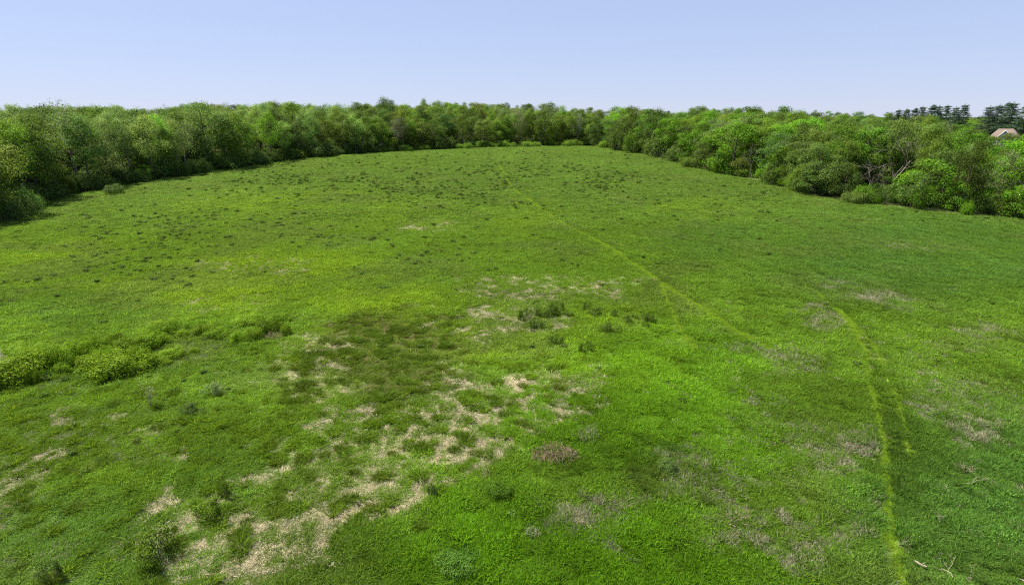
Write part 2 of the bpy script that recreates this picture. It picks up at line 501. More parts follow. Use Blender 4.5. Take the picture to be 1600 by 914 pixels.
def gen_broadleaf(seed, H=18.0, R=5.2, base=0.18, form='round', nblob=60, leaf=0.42, dens=1.0, blob=(.07, .12), flat=0.8, twigs=0):
    r = np.random.default_rng(seed)
    tr = MB(); cr = MB()
    n = 8
    zz = np.linspace(-0.4, 0.84 * H, n)
    wx = np.cumsum(r.normal(0, 0.10, n)) * np.linspace(0, 1, n); wy = np.cumsum(r.normal(0, 0.10, n)) * np.linspace(0, 1, n)
    trunk = np.stack([wx, wy, zz], 1)
    r0 = 0.016 * H
    rad = r0 * (1 - 0.88 * np.linspace(0, 1, n)); rad[0] *= 1.45
    tr.tube(trunk, rad, 7)
    ld = norm(r.normal(size=(7, 3))); la = r.uniform(-0.30, 0.40, 7)
    zc = (base + (1 - base) * 0.5) * H; hz = (1 - base) * H * 0.5
    nlobe = max(7, nblob // 5)
    for i in range(nlobe):
        # main boughs spread round the stem, each carrying a dome of leaf clumps
        th = 2.4 * i + r.normal(0, .35); zf = 1 - 2 * (i + .5 + r.normal(0, .25)) / nlobe
        zf = float(np.clip(zf, -1, 1)); h_ = math.sqrt(max(0, 1 - zf * zf))
        d = np.array([math.cos(th) * h_, math.sin(th) * h_, zf])
        f = 1 + np.sum(la * np.maximum(0, ld @ d) ** 3)
        p = d * f * r.uniform(.50, .80)
        z = zc + p[2] * hz
        t = float(np.clip((z - base * H) / ((1 - base) * H), 0, 1))
        w = {'round': 1.0, 'vase': 0.55 + 0.62 * t, 'column': 0.72 + 0.2 * math.sin(t * 3), 'cone': 1.25 - 0.85 * t}[form]
        lc = np.array([p[0] * R * w, p[1] * R * w, z])
        lr = R * r.uniform(.36, .52)
        hd = math.hypot(lc[0], lc[1])
        z0 = float(np.clip(lc[2] - hd * r.uniform(0.5, 1.1) - 0.5, 0.12 * H, 0.80 * H))
        s = np.array([np.interp(z0, zz, wx), np.interp(z0, zz, wy), z0])
        mid = (s + lc) / 2 + [0, 0, -0.10 * hd] + r.normal(0, 0.3, 3)
        rb = np.interp(z0, zz, rad) * 0.55
        tr.tube([s, mid, lc], [rb, rb * 0.6, rb * 0.3], 4)
        for k in range(5 + int(r.integers(0, 3))):
            e = norm(r.normal(size=3) + d * .8 + [0, 0, .55])
            br = H * r.uniform(*blob) * .92
            c = lc + e * lr * np.array([1, 1, .85]) * r.uniform(.65, 1.05)
            c[2] = min(c[2], H - br * .6)
            blob_leaves(cr, c, br, int(dens * 118 * (br / 1.7) ** 2 * (0.42 / leaf) ** 2 * .75), leaf, r, flat)
            tr.tube([lc, (lc + c) / 2 + r.normal(0, .1, 3), c], [rb * .3, rb * .2, .02], 3)
            for q in range(twigs):
                tr.tube([c, c + norm(r.normal(size=3) + [0, 0, .5]) * br * r.uniform(.8, 1.3)], [.03, 0.012], 3)
    return tr, cr


def gen_pine(seed, H=20.0, R=4.0):
    r = np.random.default_rng(seed); tr = MB(); cr = MB()
    n = 7; zz = np.linspace(-0.4, H * 0.98, n); lean = r.normal(0, 0.25, 2)
    wx = lean[0] * (zz / H) ** 2; wy = lean[1] * (zz / H) ** 2
    tr.tube(np.stack([wx, wy, zz], 1), 0.30 * (1 - 0.92 * np.linspace(0, 1, n)) + 0.01, 7)
    z = 0.28 * H
    while z < H * 0.985:
        t = (z / H - 0.28) / 0.72
        L0 = R * (1 - t) ** 0.65 * r.uniform(.75, 1.1) + 0.35
        k = r.integers(4, 7); a0 = r.uniform(0, 6.28)
        for j in range(k):
            if r.uniform() < 0.12: continue
            a = a0 + j * 6.283 / k + r.normal(0, .25); Lb = L0 * r.uniform(.55, 1.15)
            s = np.array([np.interp(z, zz, wx), np.interp(z, zz, wy), z]); e = s + [math.cos(a) * Lb, math.sin(a) * Lb, Lb * r.uniform(.05, .35)]
            tr.tube([s, (s + e) / 2 + [0, 0, -.06 * Lb], e], [.07 * (1 - t) + .02, .04, .015], 3)
            for q in np.linspace(.45, 1.0, max(3, int(Lb * 1.6))):
                c = s + (e - s) * q + r.normal(0, .22, 3)
                blob_leaves(cr, c, r.uniform(.5, .85), 34, 0.46, r, 0.55, .5, aspect=0.28)
        z += H * r.uniform(.035, .06)
    blob_leaves(cr, (wx[-1], wy[-1], H), 0.45, 30, 0.4, r, 1.4, .4, aspect=.28)
    return tr, cr


def gen_bare(seed, H=14.0, spread=0.55, depth=5):
    r = np.random.default_rng(seed); tr = MB(); tw = MB()

    def grow(p, d, L, rad, k):
        e1 = p + d * L * .5 + r.normal(0, .05, 3) * L; e = e1 + norm(d + r.normal(0, .14, 3)) * L * .5
        (tr if k > 1 else tw).tube([p, e1, e], [rad, rad * .8, rad * .6], 5 if k > 3 else 3)
        if k == 0: return
        for j in range(r.integers(2, 4) + (1 if k < 3 else 0)):
            dd = norm(d + r.normal(0, spread, 3) + [0, 0, .22])
            grow(p + (e - p) * r.uniform(.55, 1), dd, L * r.uniform(.6, .82), max(rad * .60, .010), k - 1)
    grow(np.array([0, 0, -.3]), np.array([0, 0, 1.0]), H * .34, .007 * H, depth)
    return tr, tw


def gen_shrub(seed, R=1.6, H=1.5, nblob=16, leaf=0.16, dens=1.0, spiky=0.0):
    r = np.random.default_rng(seed); st = MB(); cr = MB()
    la = r.uniform(0, 6.28)
    for i in range(nblob):
        a = r.uniform(0, 6.283); q = math.sqrt(r.uniform(0, 1)) * .82
        rr = R * q * (1 + .3 * math.cos(2 * (a - la)))
        top = H * (1 - .55 * q ** 1.8) * r.uniform(.72, 1.05)
        br = R * r.uniform(.20, .34)
        c = np.array([math.cos(a) * rr, math.sin(a) * rr, max(top - br * .7, br * .45)])
        blob_leaves(cr, c, br, int(dens * 46 * (br / leaf / 2.4) ** 2) + 20, leaf, r, .85, .5)
        if c[2] > H * .4:
            blob_leaves(cr, (c[0] * 1.06, c[1] * 1.06, c[2] * .42), br * 1.05, int(dens * 30 * (br / leaf / 2.4) ** 2) + 12, leaf, r, 1.0, .2)
        st.tube([(c[0] * .2, c[1] * .2, -.1), (c[0] * .6, c[1] * .6, c[2] * .55), c], [.025 * R, .018 * R, .006 * R], 3)
        for k in range(int(spiky)):
            e = c + norm(r.normal(size=3) + [0, 0, 1.0]) * br * r.uniform(1.1, 1.7)
            st.tube([c, e], [.012, .005], 3)
            blob_leaves(cr, e, br * .22, 7, leaf * .9, r, 1.2)
    return st, cr


def link(name, me, parent=None):
    o = bpy.data.objects.new(name, me); COL.objects.link(o)
    if parent: o.parent = parent
    return o


KIND = {}


def add_kind(key, gen, part_names, bark, H):
    KIND[key] = (gen[0].mesh(part_names[0], [bark]), gen[1].mesh(part_names[1], [bark if part_names[1] == 'twigs' else M_LEAF]), part_names, H, gen)


for i in range(4):
    add_kind('round%d' % i, gen_broadleaf(100 + i, 18, 5.6 - .3 * (i % 2), .02 + .03 * (i % 3), 'round', 62, .36, 1.05), ('trunk', 'crown'), M_BARK, 18)
for i in range(4):
    add_kind('tall%d' % i, gen_broadleaf(140 + i, 20, 4.0, .20, ['vase', 'column', 'vase', 'round'][i], 56, .34, .85, (.06, .105), .9), ('trunk', 'crown'), M_BARK, 20)
for i in range(3):
    add_kind('airy%d' % i, gen_broadleaf(180 + i, 20, 4.4, .26, ['vase', 'round', 'vase'][i], 52, .28, .5, (.055, .10), 1.0, 2), ('trunk', 'crown'), M_GREYBARK, 20)
for i in range(3):
    add_kind('small%d' % i, gen_broadleaf(220 + i, 10, 4.0, .04, ['round', 'cone', 'round'][i], 42, .30, 1.0, (.09, .15)), ('trunk', 'crown'), M_BARK, 10)
for i in range(3):
    add_kind('pine%d' % i, gen_pine(260 + i, 20, 3.6 + .4 * i), ('trunk', 'crown'), M_BARK, 20)
for i in range(2):
    add_kind('bare%d' % i, gen_bare(300 + i), ('trunk', 'twigs'), M_GREYBARK, 14)
for i in range(4):
    add_kind('bush%d' % i, gen_shrub(340 + i, 1.8 + .2 * i, 1.6, 20, .12, .9), ('stems', 'foliage'), M_BARK, 1.6)
for i in range(3):
    add_kind('spiky%d' % i, gen_shrub(360 + i, 1.0, 1.15, 11, .085, .75, 2), ('stems', 'foliage'), M_BARK, 1.15)


def plant(name, key, x, y, h, width, tint, label, cat, group=None, rz=None, sink=0.0):
    """one tree or shrub: an Empty at its foot carrying two parts that share their mesh data with others of its kind"""
    m0, m1, pn, H, _ = KIND[key]
    root = bpy.data.objects.new(name, None); COL.objects.link(root)
    root.empty_display_size = 0.5
    root.location = (x, y, float(height(x, y)) - sink)
    root.rotation_euler = (0, 0, rng.uniform(0, 6.283) if rz is None else rz)
    s = h / H
    root.scale = (s * width, s * width, s)
    root['label'] = label; root['category'] = cat
    if group: root['group'] = group
    a = link(pn[0], m0, root); b = link(pn[1], m1, root)
    b.color = (*np.clip(tint, 0, 1), 1)
    if pn[1] == 'twigs': b['kind'] = 'stuff'
    return root


L_PALE = np.array([.126, .208, .040])
L_YEL = np.array([.110, .205, .018])
L_MID = np.array([.082, .135, .016])
L_BRIGHT = np.array([.080, .178, .010])
L_DARK = np.array([.052, .094, .016])
L_OLIVE = np.array([.078, .130, .022])
L_GREY = np.array([.115, .155, .055])
L_PINE = np.array([.054, .092, .052])


def jit(c, k=.23):
    return np.clip(c * 1.12 * (1 + rng.normal(0, k)) * (1 + rng.normal(0, k * .28, 3)), .005, .4)


FRONT = np.array([(-200, 172), (0, 176), (60, 178), (125, 160), (160, 172), (250, 178), (330, 165), (400, 172), (465, 172), (520, 180), (600, 185), (700, 183), (800, 182),
                  (850, 172), (900, 182), (960, 180), (990, 176), (1050, 178), (1100, 195), (1150, 190), (1190, 200), (1230, 214), (1290, 225), (1340, 222), (1400, 235),
                  (1450, 222), (1500, 215), (1560, 238), (1600, 230), (1700, 215)])
SKYL = np.array([(-200, 172), (0, 174), (125, 168), (200, 169), (250, 172), (330, 161), (400, 164), (465, 160), (520, 168), (605, 163), (690, 164), (745, 161), (800, 165), (850, 165),
                 (880, 172), (930, 174), (1000, 173), (1050, 178), (1080, 172), (1150, 172), (1200, 177), (1235, 176), (1260, 182), (1330, 181), (1400, 184), (1480, 188), (1560, 215), (1600, 211), (1700, 200)])


def top_height(x, y, v):
    """tree height whose top reaches photo row v"""
    zg = float(height(x, y))
    k = (457 - v) / FPX
    # (y*SP + zz*CP) = k*(y*CP - zz*SP)
    zz = y * (k * CP - SP) / (CP + k * SP)
    return CAM_H + zz - zg


def at_depth(u, dep_y, vtop=None):
    """ground point on the column of pixels u at the distance dep_y ahead"""
    x = 0.0
    for _ in range(6):
        z = float(height(x, dep_y)); d = dep_y * CP - (z - CAM_H) * SP
        x = (u - 800) / FPX * d
    return x


taken = []


def special(name, key, u, depth, vtop, width, tint, label, cat='tree', group=None, wpx=None):
    x = at_depth(u, depth); h = top_height(x, depth, vtop)
    plant(name, key, x, depth, h, width, tint, label, cat, group)
    taken.append((x, depth, 6.0 if name == 'maple_tree' else 3.2)); return x, depth


def edge_depth(u):
    px = np.array([ground_at(a, b)[1] for a, b in EDGE_PX]); return float(np.interp(u, [a for a, _ in EDGE_PX], px))


S = special
S('maple_tree', 'round0', 1143, edge_depth(1143) + 4, 181, 1.42, L_BRIGHT * 1.2, 'broad bright green maple with foliage down to the meadow, beside an ivy-clad trunk')
S('oak_tree', 'round1', 1022, edge_depth(1022) + 8, 168, 1.20, L_DARK * 1.15, 'dark domed oak standing above paler trees where the wood meets the crest')
S('oak_tree', 'round2', 983, edge_depth(983) + 10, 167, .95, L_MID * .9, 'mid green round tree beside the dark domed oak')
S('airy_tree', 'airy0', 851, edge_depth(851) + 8, 158, 1.0, L_GREY, 'tall thin-leaved grey-green tree rising behind the crest')
S('dark_tree', 'tall3', 605, edge_depth(605) + 34, 153, 1.0, L_DARK * 1.2, 'blue-green dark tree poking above the wood skyline on the crest')
S('tall_tree', 'round3', 466, edge_depth(466) + 20, 154, 1.1, L_YEL * .95, 'tall bright round-topped tree above its wooded neighbours')
S('willow_tree', 'airy1', 125, edge_depth(125) + 12, 157, 1.35, L_PALE * .9, 'wispy pale tree topping the wood on the shaded edge')
S('tall_tree', 'tall0', 327, edge_depth(327) + 9, 157, 1.25, L_PALE, 'pale broad-topped tree standing tallest along the shaded edge')
S('dark_tree', 'round1', 55, edge_depth(55) + 45, 165, .8, L_DARK * 1.4, 'small dark treetop peeking over the pale wood, single round head')
S('dark_tree', 'round2', 88, edge_depth(88) + 45, 166, .9, L_DARK * 1.4, 'small dark treetop peeking over the pale wood, flatter head')
S('bare_tree', 'bare0', 1387, edge_depth(1387) + 12, 186, 1.5, L_GREY, 'leafless grey tree with fine twigs among green crowns')
S('bare_tree', 'bare1', 1350, edge_depth(1350) + 8, 235, 1.2, L_GREY, 'small leafless grey tree low in the wood edge')
S('bare_tree', 'bare1', 1520, edge_depth(1520) + 9, 228, 1.3, L_GREY, 'leafless brownish tree beside a silvery-leaved crown')
S('bright_tree', 'small0', 1437, edge_depth(1437) + 4, 250, 1.35, L_BRIGHT * 1.1, 'bright yellow-green small tree bulging out of the wood edge')
S('olive_tree', 'small2', 1285, edge_depth(1285) + 3, 250, 1.55, L_OLIVE, 'low wide olive-green tree at the field corner of the wood')
S('silver_tree', 'tall1', 1560, edge_depth(1560) + 7, 232, 1.0, L_GREY * 1.15, 'silvery green tree below the tan-roofed house')
S('tall_tree', 'tall2', 1235, edge_depth(1235) + 60, 166, 1.0, L_YEL, 'lone pale treetop above the wood beyond the bright maple')
S('ivy_tree', 'bare0', 1172, edge_depth(1172) + 2, 215, .7, L_OLIVE, 'dead ivy-clad tree trunk beside the bright green maple')
S('thorn_tree', 'bare1', 588, edge_depth(588) + 1.5, 212, 1.2, L_OLIVE, 'brownish leafless thorn tree at the crest')
for u, vt, dp, w, lab in [(1397, 172, 300, .9, None), (1408, 171, 306, .9, None), (1420, 170, 295, .9, None), (1433, 167, 300, .95, None), (1446, 165, 290, 1.1, None),
                     (1458, 166, 297, 1.05, None), (1471, 165, 300, .9, None), (1484, 168, 292, .9, None), (1497, 164, 296, 1.0, None), (1535, 167, 262, 1.0, 'h'), (1549, 165, 268, 1.0, 'h'),
                     (1562, 161, 285, 1.0, 'h'), (1570, 161, 262, 1.1, 'h'), (1592, 166, 255, 1.1, 'h'), (1603, 168, 262, 1.0, 'h')]:
    x = at_depth(u, dp); h = top_height(x, dp, vt)
    k = 'pine%d' % rng.integers(0, 3)
    plant('pine_tree', k, x, dp, h, w * 20 / h * 1.15, jit(L_PINE, .1),
          'dark blue-green pine around the tan-roofed house' if lab else 'dark blue-green pine in the row rising above the leafy wood', 'pine tree',
          'pines around the house' if lab else 'row of pines above the wood')
    taken.append((x, dp, 2.5))

HOUSE = (at_depth(1565, 252), 252.0)
taken.append((HOUSE[0], HOUSE[1], 11.0))

# scatter the rest of the wood
cand = []
pts = []
cell = {}


def free(x, y, r):
    for tx, ty, tr_ in taken:
        if (x - tx) ** 2 + (y - ty) ** 2 < (r * .55 + tr_) ** 2: return False
    cx, cy = int(x // 6), int(y // 6)
    for a in range(cx - 2, cx + 3):
        for b in range(cy - 2, cy + 3):
            for (qx, qy, qr) in cell.get((a, b), ()):
                if (x - qx) ** 2 + (y - qy) ** 2 < (min(r, qr)) ** 2: return False
    return True


N_TRY = 30000
tx = rng.uniform(-430, 430, N_TRY); ty = rng.uniform(45, 620, N_TRY)
ins = in_poly(tx, ty, FIELD); ed = seg_dist(tx, ty, EDGE)
uu, vv, dd = project(tx, ty, height(tx, ty) + 10)
ok = (~ins) & (ed > 2.6) & (uu > -420) & (uu < 2020)
order = np.argsort(ed + rng.uniform(0, 3, N_TRY))
for i in order:
    if not ok[i]: continue
    r = 4.1 if ed[i] < 14 else (5.6 if ed[i] < 40 else 8.5)
    x, y = float(tx[i]), float(ty[i])
    if math.hypot(x, y) > 450: r = 11
    # keep the sight line to the house roof open, as in the photograph
    if 1528 < uu[i] < 1600 and y < 252 and y > 140 and ed[i] > 30: 
        low = True
    else: low = False
    if not free(x, y, r): continue
    cell.setdefault((int(x // 6), int(y // 6)), []).append((x, y, r)); pts.append((x, y, float(ed[i]), float(uu[i]), low))

stuff_pts = []; n_ind = 0
for (x, y, e, u, low) in sorted(pts, key=lambda p: p[2]):
    d = math.hypot(x, y)
    vf = float(np.interp(u, FRONT[:, 0], FRONT[:, 1])); vsk = float(np.interp(u, SKYL[:, 0], SKYL[:, 1])) + (17 if u < 960 else 11) * (float(vnoise(u / 22, e / 9, 77)) - .42) - (9 if rng.uniform() < .06 else 0)
    t = float(sm(4, 24, e))
    vt = vf * (1 - t) + vsk * t + rng.uniform(-7, 15)
    vt = max(vt, vsk + 3 + rng.uniform(-15, 10))
    h = top_height(x, y, vt)
    h = float(np.clip(h, 6.5 if e < 8 else 9, 24 + rng.uniform(-2, 1.5)))
    if low: h = min(h, 10)
    right = u > 960
    c = rng.uniform()
    if u < 560:
        key, tint, look = ([('tall', L_PALE, 'pale'), ('airy', L_PALE, 'thin pale'), ('tall', L_YEL, 'yellow-green'), ('round', L_MID, 'mid green'), ('round', L_DARK * 1.3, 'dark')]
                           [int(np.searchsorted([.34, .58, .76, .9], c))])
    elif not right:
        key, tint, look = ([('tall', L_YEL, 'yellow-green'), ('airy', L_GREY, 'grey-green'), ('tall', L_MID, 'mid green'), ('round', L_MID, 'mid green'), ('round', L_DARK * 1.3, 'dark')]
                           [int(np.searchsorted([.28, .44, .62, .82], c))])
    else:
        key, tint, look = ([('round', L_BRIGHT, 'bright green'), ('tall', L_MID, 'mid green'), ('round', L_OLIVE, 'olive'), ('airy', L_GREY, 'grey-green'), ('round', L_DARK * 1.35, 'dark')]
                           [int(np.searchsorted([.36, .58, .74, .84], c))])
    if h < 12 and key in ('round', 'tall'): key = 'small'
    nvar = {'round': 4, 'tall': 4, 'airy': 3, 'small': 3}[key]
    var = key + str(rng.integers(0, nvar))
    H0 = KIND[var][3]
    w = float(np.clip((H0 / h) ** .35 * rng.uniform(.9, 1.25) * (.88 if key in ('tall', 'airy') else 1.0), .65, 1.6))
    if d > 330: tint = tint * .9 + L_GREY * .1  # far crowns greyed by distance: haze painted into the tint
    if n_ind < 232 and not low and -60 < u < 1660:
        where = ('the shaded field edge' if u < 560 else ('the crest' if not right else 'the sunlit field edge'))
        row = 'first row of the wood along ' if e < 8 else 'deeper rows of the wood along '
        size = 'tall ' if h > 19.5 else ('short ' if h < 13.5 else '')
        shape = {'round': 'round-crowned', 'tall': 'upright', 'airy': 'open-crowned', 'small': 'low bushy'}[key]
        plant('woodland_tree', var, x, y, h, w, jit(tint), '%s%s %s tree, %s%s' % (size, look, shape, row, where), 'tree', 'trees of the wood along ' + where)
        n_ind += 1
    else:
        stuff_pts.append((x, y, h / H0, w, var, jit(tint)))

pe = np.array(EDGE); le = np.concatenate([[0], np.cumsum(np.hypot(*np.diff(pe, axis=0).T))])
ns = 0
while ns < 44:
    q = rng.uniform(0, le[-1]); i = int(np.searchsorted(le, q)) - 1; i = max(i, 0)
    a_, b_ = pe[i], pe[i + 1]; t_ = (q - le[i]) / (le[i + 1] - le[i]); d_ = (b_ - a_) / np.hypot(*(b_ - a_))
    off = rng.uniform(1.2, 4.0); x = a_[0] + (b_ - a_)[0] * t_ - d_[1] * off; y = a_[1] + (b_ - a_)[1] * t_ + d_[0] * off
    if in_poly(np.array([x]), np.array([y]), FIELD)[0]: continue
    u, v, _ = project(np.array([x]), np.array([y]), height(x, y) + 2.0); u = float(u[0])
    if not (-60 < u < 1660 and y > 60) or (u < 960 and rng.uniform() < .92): continue
    h = rng.uniform(4.0, 9.0) if u > 960 else rng.uniform(3.5, 6.5)
    tint, look = [(L_BRIGHT, 'bright green'), (L_MID, 'mid green'), (L_OLIVE, 'olive'), (L_DARK * 1.35, 'dark')][int(rng.integers(0, 4))]
    where = ('the shaded field edge' if u < 560 else ('the crest' if u < 960 else 'the sunlit field edge'))
    plant('understorey_tree', 'small%d' % rng.integers(0, 3), float(x), float(y), h, rng.uniform(.9, 1.5), jit(tint), '%s %s understorey tree leafy to the ground along %s' % ('larger' if h > 6 else 'smaller', look, where), 'tree', 'understorey trees along ' + where)
    ns += 1

# ------------------------------------------------------------------ instanced stuff


def scatter(name, P, rot, scl, tint, idx, templates, label, cat):
    """one object of kind stuff: points carrying rotation, scale, tint and variety, instanced by geometry nodes"""
    me = bpy.data.meshes.new(name)
    n = len(P)
    me.vertices.add(n); me.vertices.foreach_set('co', np.asarray(P, np.float32).ravel())
    for nm, tp, dat, key in (('rot', 'FLOAT_VECTOR', rot, 'vector'), ('scl', 'FLOAT_VECTOR', scl, 'vector')):
        a = me.attributes.new(nm, tp, 'POINT'); a.data.foreach_set(key, np.asarray(dat, np.float32).ravel())
    a = me.attributes.new('tint', 'FLOAT_COLOR', 'POINT')
    a.data.foreach_set('color', np.concatenate([tint, np.ones((n, 1))], 1).astype(np.float32).ravel())
    a = me.attributes.new('var', 'INT', 'POINT'); a.data.foreach_set('value', np.asarray(idx, np.int32))
    o = bpy.data.objects.new(name, me); COL.objects.link(o)
    o['kind'] = 'stuff'; o['label'] = label; o['category'] = cat
    c = bpy.data.collections.new(name + '_varieties')
    for k, tm in enumerate(templates):
        c.objects.link(bpy.data.objects.new('%s_variety_%02d' % (name, k), tm))
    ng = bpy.data.node_groups.new(name, 'GeometryNodeTree')
    ng.interface.new_socket('Geometry', in_out='INPUT', socket_type='NodeSocketGeometry')
    ng.interface.new_socket('Geometry', in_out='OUTPUT', socket_type='NodeSocketGeometry')
    N, L = ng.nodes, ng.links
    gi = N.new('NodeGroupInput'); go = N.new('NodeGroupOutput')
    ci = N.new('GeometryNodeCollectionInfo'); ci.inputs['Collection'].default_value = c
    ci.inputs['Separate Children'].default_value = True; ci.inputs['Reset Children'].default_value = True
    ip = N.new('GeometryNodeInstanceOnPoints'); ip.inputs['Pick Instance'].default_value = True

    def na(nm, tp):
        q = N.new('GeometryNodeInputNamedAttribute'); q.data_type = tp; q.inputs['Name'].default_value = nm
        return q.outputs['Attribute']
    L.new(gi.outputs[0], ip.inputs['Points']); L.new(ci.outputs[0], ip.inputs['Instance'])
    L.new(na('var', 'INT'), ip.inputs['Instance Index'])
    e2r = N.new('FunctionNodeEulerToRotation'); L.new(na('rot', 'FLOAT_VECTOR'), e2r.inputs[0]); L.new(e2r.outputs[0], ip.inputs['Rotation'])
    L.new(na('scl', 'FLOAT_VECTOR'), ip.inputs['Scale'])
    L.new(ip.outputs[0], go.inputs[0])
    md = o.modifiers.new('scatter', 'NODES'); md.node_group = ng
    return o


keys = sorted({s[4] for s in stuff_pts})
tmpl = []
for k in keys:
    g = KIND[k][4]; b = MB()
    Vt = np.concatenate(g[0].v); Ft = np.concatenate(g[0].f); b.add(Vt, Ft, 0, np.concatenate(g[0].a))
    Vc = np.concatenate(g[1].v); Fc = np.concatenate(g[1].f); b.add(Vc, Fc, 1, np.concatenate(g[1].a))
    tmpl.append(b.mesh('woodland_' + k, [M_BARK, M_LEAF_I]))
P = np.array([(s[0], s[1], float(height(s[0], s[1]))) for s in stuff_pts])
n = len(P)
rot = np.zeros((n, 3)); rot[:, 2] = rng.uniform(0, 6.283, n)
scl = np.array([(s[2] * s[3], s[2] * s[3], s[2]) for s in stuff_pts])
scatter('distant_woodland', P, rot, scl, np.array([s[5] for s in stuff_pts]), [keys.index(s[4]) for s in stuff_pts], tmpl,
        'unbroken mass of leafy wood reaching to the skyline behind the edge trees', 'woodland')
print('trees', n_ind, 'woodland instances', n)
ug = []
for k in range(4):
    g = KIND['bush%d' % k][4]; b = MB()
    b.add(np.concatenate(g[0].v), np.concatenate(g[0].f), 0, np.concatenate(g[0].a)); b.add(np.concatenate(g[1].v), np.concatenate(g[1].f), 1, np.concatenate(g[1].a))
    ug.append(b.mesh('undergrowth_%d' % k, [M_BARK, M_LEAF_I]))
ux = rng.uniform(-240, 240, 30000); uy = rng.uniform(50, 380, 30000)
ue = seg_dist(ux, uy, EDGE); pu, pv_, _ = project(ux, uy, height(ux, uy) + 1)
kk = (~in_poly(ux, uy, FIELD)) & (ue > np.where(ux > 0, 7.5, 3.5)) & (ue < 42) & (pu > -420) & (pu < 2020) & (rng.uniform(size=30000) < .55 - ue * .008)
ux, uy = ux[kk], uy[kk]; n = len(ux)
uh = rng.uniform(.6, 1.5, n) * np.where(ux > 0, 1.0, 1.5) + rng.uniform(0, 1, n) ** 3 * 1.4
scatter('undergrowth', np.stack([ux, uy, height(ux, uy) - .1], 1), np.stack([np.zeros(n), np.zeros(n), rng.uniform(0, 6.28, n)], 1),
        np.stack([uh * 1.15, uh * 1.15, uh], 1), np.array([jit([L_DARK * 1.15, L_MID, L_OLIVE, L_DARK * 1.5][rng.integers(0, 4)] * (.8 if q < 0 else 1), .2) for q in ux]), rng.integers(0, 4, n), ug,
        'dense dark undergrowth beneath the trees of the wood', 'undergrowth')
print('undergrowth', n)

# ------------------------------------------------------------------ shrubs at the foot of the wood
def shrub_px(u, v, wpx, hpx, key, tint, label, cat='shrub', group=None, name='shrub'):
    x, y, z = ground_at(u, v)
    dep = y * CP - (z - CAM_H) * SP
    h = hpx * dep / FPX * 1.25 + .12; w = wpx * dep / FPX * 1.1
    m0, m1, pn, H0, _ = KIND[key]
    bw = max(m1.vertices[i].co.x for i in range(0, len(m1.vertices), 7)) * 2
    return plant(name, key, x, y, h, (w / bw) / (h / H0), tint, label, cat, group)


shrub_px(181, 303, 30, 12, 'bush0', L_DARK * 1.3, 'lone dark bush standing out on the grass below the shaded wood')
shrub_px(18, 345, 50, 22, 'bush1', L_DARK * 1.3, 'dark bush at the end of the shaded wood edge')
shrub_px(52, 322, 34, 20, 'bush2', L_DARK * 1.5, 'rounded dark bush in tree shade')
shrub_px(108, 305, 32, 24, 'bush3', L_MID * .8, 'mid green bush under the pale trees')
shrub_px(1209, 288, 34, 28, 'bush0', L_OLIVE, 'rounded olive bush out in front of the sunlit wood')
shrub_px(1240, 297, 40, 22, 'bush1', L_YEL, 'yellow-green bush at the foot of the olive tree')
shrub_px(1372, 319, 22, 10, 'bush2', L_BRIGHT, 'small bright bush at the foot of the sunlit wood')
shrub_px(962, 236, 34, 26, 'bush2', L_OLIVE, 'greyish rounded bush at the corner of the crest')
shrub_px(993, 240, 30, 30, 'bush3', L_YEL * .8, 'yellow-olive bush under the dark domed oak')
shrub_px(1030, 246, 46, 32, 'bush0', L_OLIVE * 1.1, 'wide olive bush under the dark domed oak')
shrub_px(1052, 253, 32, 18, 'bush1', L_PALE * .8, 'pale bush between the oak and the bright maple')
shrub_px(1078, 262, 34, 12, 'bush3', L_MID, 'low bush between the oak and the bright maple')
for u in np.concatenate([rng.uniform(690, 955, 17), rng.uniform(540, 690, 7)]):
    v = float(np.interp(u, [a for a, _ in EDGE_PX], [b for _, b in EDGE_PX])) + rng.uniform(-.5, 1)
    shrub_px(float(u), v, rng.uniform(14, 34), rng.uniform(5, 9), 'bush%d' % rng.integers(0, 4), jit(L_YEL * .95, .12),
             'low light green bush along the crest in front of the wood', 'shrub', 'bushes along the crest')
for u in rng.uniform(-20, 540, 26):
    v = float(np.interp(u, [a for a, _ in EDGE_PX], [b for _, b in EDGE_PX])) - rng.uniform(0, 3)
    k = np.interp(u, [0, 540], [1.5, .8])
    shrub_px(float(u), v, rng.uniform(22, 40) * k, rng.uniform(12, 22) * k, 'bush%d' % rng.integers(0, 4), jit(L_DARK * 1.35, .2),
             'dark undergrowth bush beneath trees on the shaded edge', 'shrub', 'undergrowth bushes on the shaded edge')
for u in rng.uniform(1060, 1620, 8):
    v = float(np.interp(u, [a for a, _ in EDGE_PX], [b for _, b in EDGE_PX])) - rng.uniform(-1, 3)
    k = np.interp(u, [1060, 1600], [.9, 1.5])
    shrub_px(float(u), v, rng.uniform(18, 36) * k, rng.uniform(10, 22) * k, 'bush%d' % rng.integers(0, 4), jit([L_MID, L_OLIVE, L_BRIGHT, L_DARK * 1.4][rng.integers(0, 4)], .15),
             'bush at the foot of the sunlit wood edge', 'shrub', 'bushes at the foot of the sunlit edge')

